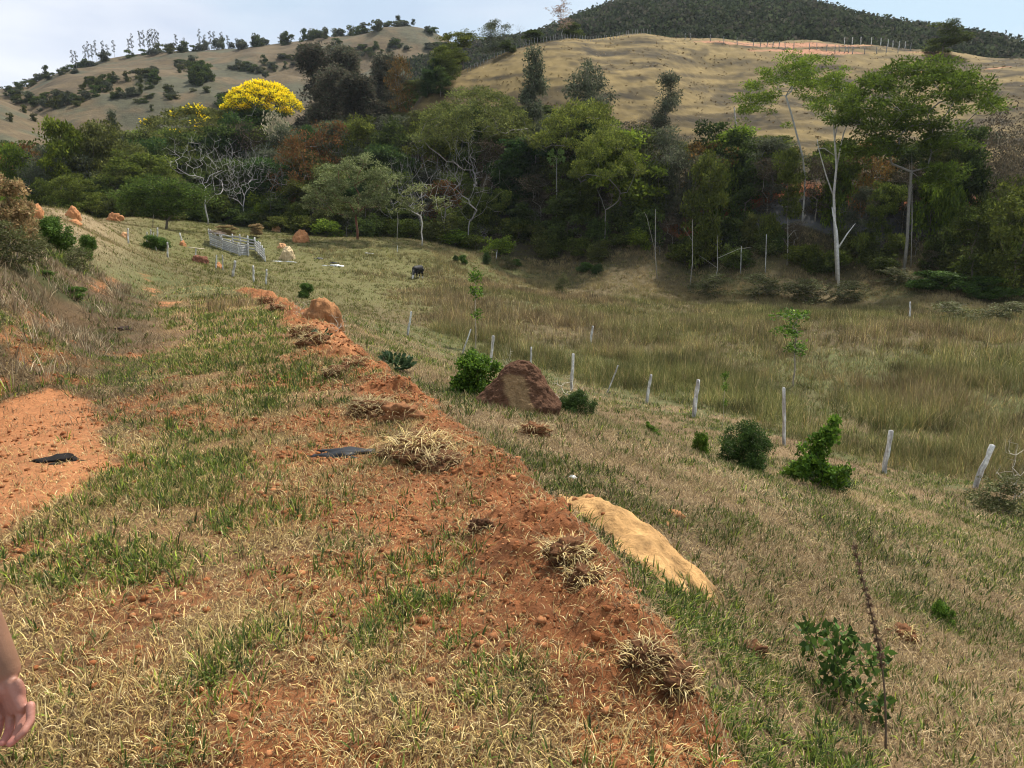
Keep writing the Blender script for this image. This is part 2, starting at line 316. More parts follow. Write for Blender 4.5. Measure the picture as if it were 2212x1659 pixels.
# ---------------------------------------------------------------- ground
def ground_cols(x, y, z, m):
    r = np.hypot(x, y); th = np.arctan2(x, y)
    n1 = fbm(x, y, 1.6, 4, 1.)[:, None]; n2 = fbm(x, y, .3, 4, 2.)[:, None]; n3 = fbm(x, y, 14, 4, 3.)[:, None]
    base = THATCH * (.75 + .6 * n2) * (1 - sst(.45, .6, n1)) + GREENSOIL * 1.3 * (.7 + .7 * n2) * sst(.45, .6, n1)
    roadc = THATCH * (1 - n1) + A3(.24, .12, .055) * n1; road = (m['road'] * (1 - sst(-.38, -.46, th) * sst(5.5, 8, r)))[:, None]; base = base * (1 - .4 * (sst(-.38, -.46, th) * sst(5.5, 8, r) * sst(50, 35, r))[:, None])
    c = base * (1 - road) + roadc * road
    # valley floor: brown and green under the tall grass
    fl = sst(24, 34, r)[:, None]; fc = A3(.11, .082, .038) * (.7 + .6 * n2) * (1 - sst(.42, .62, n3)) + A3(.085, .09, .028) * (.7 + .6 * n2) * sst(.42, .62, n3)
    c = c * (1 - fl) + fc * fl
    # pasture at the left and centre, green near the pen
    lf = (sst(40, 60, r) * sst(.12, -.12, th))[:, None]; pc = A3(.14, .115, .045) * (1 - n3) + A3(.085, .10, .025) * n3
    c = c * (1 - lf) + pc * lf
    lh = (sst(30, 50, r) * sst(-.42, -.5, th))[:, None]; c = c * (1 - lh) + A3(.24, .175, .095) * (.8 + .4 * n2) * lh
    # far edge of field, dry then green
    # woodland floor
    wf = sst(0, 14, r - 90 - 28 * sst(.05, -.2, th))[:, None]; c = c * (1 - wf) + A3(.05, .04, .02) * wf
    # dry grassy hill
    hz = (sst(4, 9, z) * sst(108, 122, r) * sst(-.14, -.09, th))[:, None]
    h1 = fbm(x, y, 3, 4, 7.)[:, None]; h2 = fbm(x * .10, z * .95, 1.0, 3, 5.)[:, None]; h3 = fbm(x, y, 30, 3, 2.)[:, None]
    hc = A3(.172, .120, .044) * (.7 + .5 * h3) * (.50 + .62 * sst(.38, .62, h2) + .9 * (h1 - .5) + .5 * (fbm(x, y, .8, 2, 4.)[:, None] - .5)); sc_ = sst(.60, .68, fbm(x * .35, z * 1.2, 2.2, 3, 15.))[:, None]; hc = hc * (1 - sc_ * .55)
    c = c * (1 - hz) + hc * hz
    red = np.maximum(m['bare'], np.maximum(m['semi'] * .85, sst(.12, .4, m['berm']) * .92))[:, None]
    rc = RED * (.45 + 1.1 * n2) * (.75 + .5 * fbm(x, y, .07, 3, 5.)[:, None]) * (1 - m['bare'][:, None]) + REDL * (.8 + .4 * n2) * m['bare'][:, None]
    c = c * (1 - red) + rc * red
    mo = m['mound'][:, None]; c = c * (1 - mo) + TAN * (.35 + 1.0 * fbm(x, y, .09, 4)[:, None]) * (.7 + .5 * fbm(x, y, .5, 2, 7.)[:, None]) * mo
    # road cut, tar road and red patches on the hill
    d, s_, t_ = dist_line(x, y, ROADCUT); f = (sst(8, 5, d) * sst(2, 4, d) * (s_ < 0) )[:, None]
    c = c * (1 - f) + A3(.40, .13, .05) * (.6 + .8 * n2) * f
    f = sst(3.0, 2.8, d)[:, None]; c = c * (1 - f) + A3(.10, .10, .10) * f
    for (u, v, yy, rx, ry) in HILLRED:
        p = PY(u, v, yy); q = np.sqrt(((x - p[0]) / rx) ** 2 + ((y - p[1]) / ry) ** 2) + (fbm(x, y, 3, 4, 3.) - .5) * .9
        f = sst(1.05, .8, q)[:, None]; c = c * (1 - f) + A3(.36, .17, .09) * (.7 + .6 * n2) * f
    return np.clip(c, .004, .9)
HILLRED = [(1740, 95, 167, 13, 2.2), (1640, 92, 169, 6, 1.4), (1700, 110, 162, 7, 1.1), (1790, 118, 160, 8, 1.2), (1600, 98, 166, 8, .9), (1625, 322, 119, 3.5, 1.4), (1900, 310, 117, 4, 2), (1840, 335, 114, 3, 2), (1960, 170, 147, 3, .6), (2150, 156, 149, 3, .5), (2000, 118, 162, 4, .6)]
def polar_mesh(name, hf, ths, rs, colf, mat, **kw):
    TH, RR = np.meshgrid(ths, rs, indexing='ij'); x = (np.sin(TH) * RR).ravel(); y = (np.cos(TH) * RR).ravel()
    z, ex = hf(x, y); col = colf(x, y, z, ex)
    a, b = len(ths), len(rs); i, j = np.meshgrid(np.arange(a - 1), np.arange(b - 1), indexing='ij'); i = i.ravel(); j = j.ravel()
    Q = np.stack([i * b + j, i * b + j + 1, (i + 1) * b + j + 1, (i + 1) * b + j], 1)[:, ::-1]
    me = fast_mesh(name, np.stack([x, y, z], 1), Q, None, col, True); me.materials.append(mat); return tag(link(name, me), kind='structure', **kw)
fine = np.linspace(-R(38), R(38), 660)
ths = np.concatenate([-np.linspace(R(105), R(38.6), 45), fine, np.linspace(R(38.6), R(105), 45)])
rs = np.concatenate([[.25, .6, 1.0], np.exp(np.linspace(math.log(1.4), math.log(262), 1300))])
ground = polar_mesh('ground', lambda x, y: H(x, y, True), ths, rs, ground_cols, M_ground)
# far hills ------------------------------------------------------------------
def far_fn(prof, y_base, y_crest, z_base, amp, fs, drop=.12, pw=.85):
    az = []; tz = []
    for u, v in prof: dx, dy, dz = ray(u, v); az.append(math.atan2(dx, dy)); tz.append(dz / math.hypot(dx, dy))
    az = np.array(az); tz = np.array(tz)
    def f(x, y):
        x = np.atleast_1d(np.asarray(x, float)); y = np.atleast_1d(np.asarray(y, float))
        th = np.arctan2(x, y); r = np.hypot(x, y); t = (r - y_base) / (y_crest - y_base)
        zc = np.interp(th, az, tz) * y_crest; tt = np.clip(t, 0, 1); s = tt ** pw; s = s * (1 - .12 * tt ** 4) / .88
        z = z_base + (zc - z_base) * s
        z = np.where(t > 1, zc - (r - y_crest) * drop, z)
        g = (fbm(x, y, fs, 4, 4.) - .5) * amp * np.sin(np.clip(t, 0, 1) * math.pi) ** .6
        return z + g
    return f
LPROF = [(-400, 250), (-100, 205), (0, 203), (60, 198), (100, 172), (150, 152), (220, 132), (300, 121), (380, 117), (450, 112), (560, 101), (650, 93), (720, 91), (780, 79), (830, 67), (880, 66), (930, 75), (965, 92), (1000, 112), (1060, 135), (1200, 170), (1500, 200)]
SPROF = [(-400, 215), (0, 216), (40, 232), (90, 250), (135, 268), (200, 300), (300, 330)]
RPROF = [(900, 160), (1000, 130), (1100, 106), (1150, 98), (1200, 78), (1250, 58), (1330, 28), (1380, 14), (1450, 4), (1600, 4), (1700, 16), (1800, 38), (1880, 60), (1960, 80), (2060, 92), (2130, 104), (2212, 128), (2500, 170)]
HLf = far_fn(LPROF, 235, 520, 2, 26, 75); HSf = far_fn(SPROF, 200, 330, 2, 6, 40); HRf = far_fn(RPROF, 215, 430, 18, 14, 60)
def lcol(x, y, z, e):
    n1 = fbm(x, y, 40, 4, 1.)[:, None]; n2 = fbm(x, y, 7, 4, 2.)[:, None]; n3 = fbm(x * .3, z * 1.5, 3, 4, 2.)[:, None]
    c = A3(.112, .080, .042) * (.6 + .45 * n1 + .8 * (n3 - .5) + .35 * n2); g = sst(.48, .60, n1 * .6 + n2 * .4); c = c * (1 - g * .8) + A3(.055, .058, .034) * (.6 + .8 * n2) * g * .8
    return c
def scol(x, y, z, e):
    c = lcol(x, y, z, e) * 1.05; zr = 9.5
    f = (np.abs(z - (zr + .0)) < 1.1)[:, None] * 1.; return c * (1 - f) + A3(.33, .09, .05) * f
def rcol(x, y, z, e): return A3(.05, .06, .03) * (.7 + .6 * fbm(x, y, 10, 3)[:, None])
hill_l = polar_mesh('hill', lambda x, y: (HLf(x, y), None), np.linspace(R(-50), R(12), 320), np.linspace(235, 700, 170), lcol, M_hill)
hill_s = polar_mesh('hill', lambda x, y: (HSf(x, y), None), np.linspace(R(-50), R(-22), 120), np.linspace(200, 420, 110), scol, M_hill)
hill_r = polar_mesh('hill', lambda x, y: (HRf(x, y), None), np.linspace(R(-8), R(50), 260), np.linspace(215, 560, 110), rcol, M_hill)
# ---------------------------------------------------------------- grid lookup of the finished ground
GX, GY = np.meshgrid(np.zeros(1), np.zeros(1))
_tf0, _dt = fine[0], fine[1] - fine[0]; _l0 = math.log(1.4); _dl = (math.log(262) - _l0) / 1299
_t2, _r2 = np.meshgrid(fine, rs[3:], indexing='ij'); _gx = (np.sin(_t2) * _r2).ravel(); _gy = (np.cos(_t2) * _r2).ravel()
_co = np.empty(len(ground.data.vertices) * 3, np.float32); ground.data.vertices.foreach_get('co', _co); _co = _co.reshape(len(ths), len(rs), 3)
GZ = _co[45:45 + len(fine), 3:, 2].astype(float)
_m = masks(_gx, _gy); GM = {k: np.asarray(_m[k], float).reshape(GZ.shape) for k in ('bare', 'semi', 'berm', 'mound', 'side', 'db', 'road', 'gp')}
def gl(G, x, y):
    a = np.clip((np.arctan2(x, y) - _tf0) / _dt, 0, len(fine) - 1.001); b = np.clip((np.log(np.hypot(x, y) + 1e-6) - _l0) / _dl, 0, 1298.99)
    i = a.astype(int); j = b.astype(int); fa = a - i; fb = b - j
    return (G[i, j] * (1 - fb) + G[i, j + 1] * fb) * (1 - fa) + (G[i + 1, j] * (1 - fb) + G[i + 1, j + 1] * fb) * fa
def gz(x, y): return gl(GZ, x, y)
class Blades:
    def __init__(s): s.V = []; s.c = []; s.n = 0
    def add(s, x, y, L_, w, az, lean, col, z=None, lift=0.0, zmin=True):
        n_ = len(x); z = gz(x, y) if z is None else z
        hx, hy = np.sin(az), np.cos(az); l1 = lean * .82; l2 = lean * 1.14
        w = w * .8; mx_ = x + hx * L_ * .5 * np.sin(l1); my = y + hy * L_ * .5 * np.sin(l1); mz = z + L_ * .5 * np.cos(l1)
        tx = mx_ + hx * L_ * .5 * np.sin(l2); ty = my + hy * L_ * .5 * np.sin(l2); tz_ = mz + L_ * .5 * np.cos(l2)
        if zmin: mz = np.maximum(mz, gz(mx_, my) + .004 + lift * .5); tz_ = np.maximum(tz_, gz(tx, ty) + .003)
        tw = az + math.pi / 2 + rng.normal(size=n_) * .5; px, py = np.sin(tw) * w * .5, np.cos(tw) * w * .5
        V = np.empty((n_, 5, 3)); V[:, 0] = np.stack([x - px, y - py, z - .01], 1); V[:, 1] = np.stack([x + px, y + py, z - .01], 1)
        V[:, 2] = np.stack([mx_ + px * .9, my + py * .9, mz], 1); V[:, 3] = np.stack([mx_ - px * .9, my - py * .9, mz], 1); V[:, 4] = np.stack([tx, ty, tz_], 1)
        s.V.append(V.reshape(-1, 3)); s.c.append(np.repeat(np.clip(col, .003, .95), 5, 0)); s.n += n_
    def build(s, name, mat=M_blade):
        b = np.arange(s.n)[:, None] * 5
        me = fast_mesh(name, np.vstack(s.V), b + np.array([0, 1, 2, 3]), b + np.array([3, 2, 4]), np.vstack(s.c)); me.materials.append(mat)
        return link(name, me)
STRAW = np.array([(.52, .385, .145), (.66, .52, .26), (.36, .245, .095), (.22, .15, .07), (.12, .075, .035)])
GREY = np.array([(.36, .28, .17), (.26, .20, .125), (.52, .42, .27), (.13, .095, .06), (.28, .20, .11)])
GREEN = np.array([(.10, .14, .022), (.065, .10, .02), (.15, .19, .03), (.30, .36, .045), (.04, .062, .02)])
BROWN = np.array([(.21, .145, .075), (.27, .20, .10), (.15, .10, .055), (.33, .25, .14), (.19, .15, .06)])
OLIVE = np.array([(.17, .17, .05), (.12, .13, .04), (.22, .21, .07), (.10, .11, .035), (.26, .25, .09)])
def pick(P, n_, p=None):
    i = rng.choice(len(P), n_, p=p); return P[i] * (.6 + .8 * rng.random((n_, 1)))
FENCE_UV = [(820, 700), (883, 727), (1000, 765), (1060, 800), (1148, 815), (1235, 845), (1320, 852), (1403, 872), (1500, 902), (1700, 960), (1915, 1022), (2130, 1056), (2400, 1110)]
FLINE = np.array([hit_f(u, v, H0) for u, v in FENCE_UV])
FLX = np.vstack([[hit_f(640, 560, H0)], [hit_f(760, 625, H0)], FLINE])
def sample(r0, r1, dens, clus=1, crad=.05):
    th0, th1 = -R(37.8), R(37.8); area = .5 * (th1 - th0) * (r1 ** 2 - r0 ** 2); n_ = int(area * dens / clus)
    r = np.sqrt(rng.random(n_) * (r1 ** 2 - r0 ** 2) + r0 ** 2); th = th0 + rng.random(n_) * (th1 - th0); x = np.sin(th) * r; y = np.cos(th) * r
    k = np.repeat(np.arange(n_), clus); return x, y, k
G1, G2, G3 = Blades(), Blades(), Blades()
bands = [(1.5, 3.2, 23000, .85), (3.2, 6.5, 11500, .95), (6.5, 13, 4300, 1.25), (13, 26, 950, 2.1), (26, 52, 230, 3.3), (52, 122, 110, 4.6)]
for r0, r1, dens, sc in bands:
    for kind in ('green', 'straw'):
        clus = 9 if kind == 'green' else 5
        x, y, k = sample(r0, r1, dens * (.55 if kind == 'green' else .75), clus)
        r = np.hypot(x, y); th = np.arctan2(x, y)
        bare, semi, berm, mnd, side, db, road = [gl(GM[q], x, y) for q in ('bare', 'semi', 'berm', 'mound', 'side', 'db', 'road')]
        g = fbm(x, y, 1.6, 4, 1.); g2 = fbm(x, y, .45, 3, 6.); dn = fbm(x, y, .6, 3, 12.)
        fd, fs_, _ = dist_line(x, y, FLX); tall = (fs_ < 0) & (fd > .6) & (r < 88)
        dark = (side > 0) * np.exp(-(np.maximum(db - .55, 0) / .5) ** 2) * sst(7, 5, r)      # greener strip beside the ridge
        pg = np.where(road > .5, sst(.50, .60, g * .6 + g2 * .4) * .75 + .10, sst(.44, .60, g * .6 + g2 * .4) * .6 + .16) + dark * .75 + gl(GM['gp'], x, y) * .55
        far_p = sst(32, 50, r) * sst(.1, -.1, th); pg = pg * (1 - far_p) + far_p * (.25 + .6 * fbm(x, y, 12, 4, 3.))
        pg = pg * np.where((th < -.40) & (r > 25), .35, 1)
        dens_ok = (1 - bare * (.985 if kind == 'green' else .87)) * (1 - semi * (.72 if kind == 'green' else .62)) * (1 - mnd) * (1 - sst(.15, .5, berm) * (.93 if kind == 'green' else .62))
        p = dens_ok * (pg if kind == 'green' else (1.12 - pg * .6)) * (.3 + .9 * sst(.36, .56, dn)) * (.45 + .75 * sst(.38, .5, fbm(x, y, .22, 2, 33.))) * np.where(tall, .5 if r1 < 60 else .5, 1)
        keep = rng.random(len(x)) < p; x, y = x[keep], y[keep]
        if not len(x): continue
        x = np.repeat(x, clus); y = np.repeat(y, clus); n_ = len(x)
        az = rng.random(n_) * 2 * math.pi; q = rng.random(n_) ** .7 * (.035 if kind == 'green' else .12) * sc
        x = x + np.sin(az) * q; y = y + np.cos(az) * q; r = np.hypot(x, y); th = np.arctan2(x, y)
        ok = r > 1.45; x, y, az, r, th = x[ok], y[ok], az[ok], r[ok], th[ok]; n_ = len(x)
        road = gl(GM['road'], x, y); side = gl(GM['side'], x, y); g2 = fbm(x, y, 2.4, 3, 21.)
        left = (th < -.3) & (road > .5) & (r > 6)
        if kind == 'green':
            Ln = (.03 + .06 * rng.random(n_)) * sc ** .8; w = (.0055 + .0065 * rng.random(n_)) * sc; lean = .25 + 1.2 * rng.random(n_)
            c = pick(GREEN, n_, [.28, .27, .24, .06, .15])
            fp = (sst(30, 45, r))[:, None]; c = c * (1 - fp) + pick(OLIVE, n_) * (A3(.78, .82, .6)) * fp
            sl = (sst(.0, .5, side) * .35)[:, None]; c = c * (1 - sl) + c * A3(1.05, .95, 1.1) * sl
        else:
            Ln = (.028 + .085 * rng.random(n_) ** 1.8) * sc ** .75; w = (.003 + .0035 * rng.random(n_)) * sc; lean = np.where(rng.random(n_) < .72, 1.1 + .45 * rng.random(n_), .3 + .8 * rng.random(n_)); az = rng.random(n_) * 2 * math.pi
            c = pick(STRAW, n_, [.24, .12, .26, .20, .18]); gy = (sst(.2, .8, side) * .75 + .0)[:, None]
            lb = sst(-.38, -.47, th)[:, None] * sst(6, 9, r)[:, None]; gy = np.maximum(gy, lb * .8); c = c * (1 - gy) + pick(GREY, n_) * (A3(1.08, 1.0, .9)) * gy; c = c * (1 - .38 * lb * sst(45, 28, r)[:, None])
            up = (rng.random(n_) < .25) & (dn.size > 0); lean = np.where((gy[:, 0] > .4), .5 + 1.1 * rng.random(n_), lean)
            fp = sst(28, 50, r)[:, None] * .8; c = c * (1 - fp) + (A3(.19, .15, .07) * (.7 + .6 * rng.random((n_, 1)))) * fp
        c = c * (.55 + .9 * g2[:, None])
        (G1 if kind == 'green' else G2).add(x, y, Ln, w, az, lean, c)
print('short', G1.n, G2.n)
# tall rank grass of the valley field ------------------------------------------
for r0, r1, dens, sc in [(12, 26, 600, 1.2), (26, 42, 300, 1.6), (42, 66, 120, 2.3), (66, 102, 95, 3.2)]:
    clus = 10; x, y, k = sample(r0, r1, dens, clus); r = np.hypot(x, y); th = np.arctan2(x, y)
    fd, fs_, _ = dist_line(x, y, FLX); a = fbm(x, y, 2.6, 4, 15.); edge = sst(.3, 3.0, fd); b = fbm(x, y, 9, 3, 31.)
    near_forest = sst(82, 97, r + th * 16)
    p = (fs_ < 0) * edge * (.42 + .58 * sst(.36, .56, a)) * (1 - near_forest * .3); p = p * np.where(th < -.12, .55, 1)
    keep = rng.random(len(x)) < p; hh = (.26 + .50 * sst(.36, .66, a) + .30 * rng.random(len(x)) ** 2)[keep] * (1 - .4 * near_forest[keep]) * sst(-.4, 5, fd[keep]) * np.where(th[keep] < -.1, .6, 1) * np.where(r[keep] > 60, .8, 1)
    x, y, b = x[keep], y[keep], b[keep]; x = np.repeat(x, clus); y = np.repeat(y, clus); hh = np.repeat(hh, clus); b = np.repeat(b, clus); n_ = len(x)
    az = rng.random(n_) * 2 * math.pi; q = rng.random(n_) * .09 * sc; x += np.sin(az) * q; y += np.cos(az) * q
    br = sst(.42, .6, b + (rng.random(n_) - .5) * .35)[:, None]; tc_ = fbm(x, y, 1.1, 3, 8.)[:, None]
    c = pick(OLIVE, n_) * (1 - br) + pick(BROWN, n_) * br; pl = (rng.random(n_) < .13)[:, None]; c = np.where(pl, pick(STRAW, n_, [.3, .3, .2, .1, .1]) * .95, c)
    c = c * (.15 + 1.6 * tc_); nf = np.repeat(near_forest[keep], clus)[:, None] * .8
    c = c * (1 - nf) + A3(.40, .30, .15) * (.5 + .8 * tc_) * nf
    G3.add(x, y, hh * (.65 + .6 * rng.random(n_)), (.007 + .006 * rng.random(n_)) * sc, az, (.1 + 1.15 * rng.random(n_) ** 1.3), c, zmin=False)
# ungrazed tufts on the left bank, standing straw along the track
x, y, k = sample(6.5, 34, 230, 12, .05); r = np.hypot(x, y); th = np.arctan2(x, y); road = gl(GM['road'], x, y); bare = gl(GM['bare'], x, y)
a = fbm(x, y, 1.2, 3, 44.); lb = (th < -.43 - .9 / r) * (1 - bare) * sst(.35, .6, a) * (road > .5); keep = rng.random(len(x)) < lb
x, y = np.repeat(x[keep], 12), np.repeat(y[keep], 12); n_ = len(x); az = rng.random(n_) * 2 * math.pi; x += np.sin(az) * .07; y += np.cos(az) * .07
c = pick(GREY, n_) * (.5 + .9 * fbm(x, y, .7, 3, 3.)[:, None]); gsel = (fbm(x, y, 2.5, 3, 61.) > .56)[:, None]; c = np.where(gsel, pick(GREEN, n_) * 1.1, c)
rr_ = np.hypot(x, y); G3.add(x, y, .10 + .28 * rng.random(n_), (.005 + .006 * rng.random(n_)) * (1 + rr_ * .04), az, .2 + .9 * rng.random(n_), c, zmin=False)
# tussocks on the dry grassy hill and left hillside pasture
MT = Blades()
for r0, r1, dens, sc in [(1.5, 3.4, 15000, 1.0), (3.4, 7, 6500, 1.2), (7, 14, 2200, 1.7)]:      # matted bits of old grass
    x, y, k = sample(r0, r1, dens, 1); bare, semi, berm, mnd, side = [gl(GM[q], x, y) for q in ('bare', 'semi', 'berm', 'mound', 'side')]
    p = (1 - bare * .93) * (1 - semi * .62) * (1 - mnd) * (1 - sst(.15, .6, berm) * .72) * (.35 + .65 * sst(.35, .55, fbm(x, y, .5, 3, 71.))); keep = rng.random(len(x)) < p; x, y, side = x[keep], y[keep], side[keep]; n_ = len(x)
    c = pick(STRAW, n_, [.16, .10, .24, .26, .24]); g_ = (side > 0)[:, None]; c = np.where(g_, c * A3(.85, .85, .95), c)
    MT.add(x, y, (.015 + .045 * rng.random(n_) ** 1.5) * sc, (.002 + .003 * rng.random(n_)) * sc, rng.random(n_) * 6.283, 1.25 + .3 * rng.random(n_), c, lift=.012)
HT = Blades()
x, y, k = sample(112, 190, 1.2, 3); th = np.arctan2(x, y); z = gz(x, y); a = fbm(x, y, 3, 3, 70.); keep = (z > 7) & (th > -.12) & (rng.random(len(x)) < .25 + .9 * sst(.4, .6, a))
x, y = np.repeat(x[keep], 3), np.repeat(y[keep], 3); n_ = len(x); az = rng.random(n_) * 2 * math.pi; x += rng.normal(size=n_) * .3; y += rng.normal(size=n_) * .3
c = np.array([(.25, .175, .082), (.215, .15, .07), (.19, .13, .062), (.30, .215, .105)])[rng.integers(0, 4, n_)] * (.55 + .7 * fbm(x, y, 6, 3, 9.)[:, None])
HT.add(x, y, .12 + .15 * rng.random(n_), .25 + .25 * rng.random(n_), az, 1.0 + .55 * rng.random(n_), c, zmin=False)
for B, nm in ((G1, 'green_grass'), (G2, 'dry_grass'), (G3, 'tall_grass'), (MT, 'grass_litter'), (HT, 'hill_grass')): tag(B.build(nm), kind='stuff')
print('blades', G1.n, G2.n, G3.n, HT.n)
# clods of red soil
def lump_mesh(nm, seed, mat, sub=2, amp=.3, flat=.7, col=(.36, .14, .05), vary=.25):
    import bmesh
    b = bmesh.new(); bmesh.ops.create_icosphere(b, subdivisions=sub, radius=1)
    from mathutils import noise
    for v in b.verts:
        p = v.co + Vector((seed * 3.1, seed * 1.7, 0)); k = 1 + amp * noise.noise(p * 1.3) + amp * .6 * noise.noise(p * 3.1) + amp * .3 * noise.noise(p * 7.1); v.co *= k; v.co.z *= flat
    me = bpy.data.meshes.new(nm); b.to_mesh(me); b.free()
    a = me.color_attributes.new('Col', 'FLOAT_COLOR', 'POINT'); n_ = len(me.vertices); c4 = np.ones((n_, 4), np.float32); c4[:, :3] = np.array(col) * (1 - vary + 2 * vary * rng.random((n_, 1))); a.data.foreach_set('color', c4.ravel())
    me.materials.append(mat); me.polygons.foreach_set('use_smooth', np.ones(len(me.polygons), bool)); return me
def mesh_arr(me):
    v = np.empty(len(me.vertices) * 3); me.vertices.foreach_get('co', v); f = np.array([list(p.vertices) for p in me.polygons]); return v.reshape(-1, 3), f
CL = [mesh_arr(lump_mesh('t', s, M_clod, 1, .45, .75)) for s in range(5)]
mb = MB()
x, y, k = sample(1.6, 16, 420, 1); r = np.hypot(x, y); s = np.maximum(gl(GM['berm'], x, y) * 1.2, np.maximum(gl(GM['bare'], x, y) * .12, gl(GM['semi'], x, y) * .8)); keep = rng.random(len(x)) < s * sst(18, 4, r); x, y = x[keep], y[keep]; z = gz(x, y)
for i in range(len(x)):
    V, Fc = CL[rng.integers(5)]; sz = .003 + .016 * rng.random() ** 4 + .0016 * math.hypot(x[i], y[i]) * rng.random(); a = rng.random() * 6.28; ca, sa = math.cos(a), math.sin(a)
    mb.add((V * sz) @ np.array([[ca, sa, 0], [-sa, ca, 0], [0, 0, 1]]) + [x[i], y[i], z[i] + sz * .25], None, Fc, (RED if rng.random() < .7 else REDL) * (.7 + .5 * rng.random()))
tag(mb.build('soil_crumbs', M_clod), kind='stuff'); print('clods', len(x))

# ---------------------------------------------------------------- trees
def skeleton(mb, trunk, targets, tip_r=.025, step=.9, wob=.12, col=(.3, .27, .23), pw=.47, maxr=.5, sides=5, up=.25):
    nodes = [np.array(p, float) for p in trunk]; par = [-1] + list(range(len(trunk) - 1))
    base_n = max(1, int(len(trunk) * .6)); T0 = np.array(trunk[-1])
    order = np.argsort([np.linalg.norm(t - T0) for t in targets]); ends = []
    for i in order:
        t = np.array(targets[i]); P = np.array(nodes[base_n - 1:]); d = np.linalg.norm(P - t, axis=1) + .9 * np.maximum(P[:, 2] - t[2], 0) + .25 * np.linalg.norm(P - T0, axis=1)
        j = int(np.argmin(d)) + base_n - 1; a = nodes[j]; l = np.linalg.norm(t - a); k = max(1, int(l / step)); prev = j
        for q in range(1, k + 1):
            f = q / k; p = a + (t - a) * f + np.array([0, 0, -1.]) * up * l * .25 * math.sin(f * math.pi) * (-1 if up < 0 else 1)
            if q < k: p = p + rng.normal(size=3) * wob * min(1, l * .4)
            nodes.append(p); par.append(prev); prev = len(nodes) - 1
        ends.append(prev)
    n_ = len(nodes); cnt = np.zeros(n_)
    kids = [[] for _ in range(n_)]
    for i, p in enumerate(par):
        if p >= 0: kids[p].append(i)
    for i in range(n_ - 1, -1, -1):
        if not kids[i]: cnt[i] = 1
        if par[i] >= 0: cnt[par[i]] += cnt[i]
    rad = np.minimum(tip_r * cnt ** pw, maxr)
    start = [(0, None)]
    while start:
        i, p0 = start.pop(); chain = [i]; pts = [nodes[i]] if p0 is None else [nodes[p0], nodes[i]]; rr = [rad[i] * 1.25] if p0 is None else [min(rad[p0], rad[i] * 1.1), rad[i]]
        while kids[chain[-1]]:
            ks = sorted(kids[chain[-1]], key=lambda q: -cnt[q]); 
            for q in ks[1:]: start.append((q, chain[-1]))
            chain.append(ks[0]); pts.append(nodes[ks[0]]); rr.append(rad[ks[0]])
        if len(pts) > 1:
            rr[-1] *= .5; mb.tube(pts, rr, max(3, sides if rr[0] > .08 else 3), np.array(col) * (.8 + .4 * rng.random()), cap=rr[0] > .1)
    return [nodes[e] for e in ends]
def in_lobes(lobes, n_, shell=.55):
    o = []; w = np.array([l[3] * l[4] * l[5] for l in lobes]) ** .67; w /= w.sum()
    for i in rng.choice(len(lobes), n_, p=w):
        c = lobes[i]; d = rng.normal(size=3); d /= np.linalg.norm(d); q = shell + (1 - shell) * rng.random(); o.append(np.array(c[:3]) + d * q * np.array(c[3:6]))
    return o
def rand_lobes(w, h0, h1, n_, lr=.32, top=.5):
    o = []
    for k in range(n_):
        z = h0 + (h1 - h0) * (k + .5) / n_; f = (z - h0) / (h1 - h0); env = math.sin(min(1, (f * .85 + .12)) * math.pi) ** .6; a = rng.random() * 6.28; q = w * .5 * env * (.35 + .4 * rng.random()) * (1 - top * f * .4)
        rr = w * lr * (.7 + .5 * rng.random()); o.append((math.cos(a) * q, math.sin(a) * q, min(z, h1 - rr * .6), rr, rr, rr * .7))
    return o
def dome(w, ztop, drop, n_, th=.5):
    o = []
    for _ in range(n_):
        q = math.sqrt(rng.random()); a = rng.random() * 6.28; o.append(np.array([math.cos(a) * q * w / 2, math.sin(a) * q * w / 2, ztop - drop * q ** 2.2 - th * rng.random() + .5 * math.sin(a * 3 + 5 * q) ** 2 * th]))
    return o
LMUL = 2.3
def cluster(mb, tips, n_each, cr, size, pal, asp=.55, flat=.6, droop=0., vary=.35, upb=.25):
    for t in tips:
        n_ = int(n_each * LMUL * (.6 + .8 * rng.random()))
        if n_ < 1: continue
        d = rng.normal(size=(n_, 3)); d /= np.linalg.norm(d, axis=1)[:, None]; q = rng.random((n_, 1)) ** .45
        P = np.asarray(t) + d * q * cr * np.array([1, 1, flat]) * (.7 + .6 * rng.random()); D = d * .8 + rng.normal(size=(n_, 3)) * .7; D[:, 2] += upb - droop; D[:, 2] *= .75
        c = pal[rng.integers(len(pal), size=n_)] * (1 - vary + 2 * vary * rng.random()) * (.75 + .5 * rng.random((n_, 1))); mb.leaves(P, D, size * 1.12 * (.7 + .6 * rng.random(n_)), c, asp)
def tree_proto(name, h, w, targets, trunk, leaf=None, bark=(.30, .27, .23), tip_r=.025, leafmat=None, **kw):
    tb = MB(); tips = skeleton(tb, trunk, targets, tip_r, col=bark, **kw); d = {'name': name, 'h': h, 'w': w, 'trunk': tb.mesh('trunk', M_bark, True)}
    if leaf:
        lb = MB(); leaf(lb, tips); d['crown'] = lb.mesh('crown', leafmat or M_leaf)
    return d
def straight(h, lean=.04, n_=5, kink=.05): 
    a = rng.random() * 6.28; return [(math.cos(a) * lean * h * f * f + rng.normal() * kink * (f > 0), math.sin(a) * lean * h * f * f + rng.normal() * kink * (f > 0), h * f) for f in np.linspace(0, 1, n_)]
pal = lambda *c: np.array(c, float)
DK = pal((.055, .078, .018), (.042, .06, .018), (.07, .098, .02), (.088, .115, .025)); MID = pal((.092, .115, .02), (.115, .14, .024), (.07, .088, .02), (.14, .16, .028))
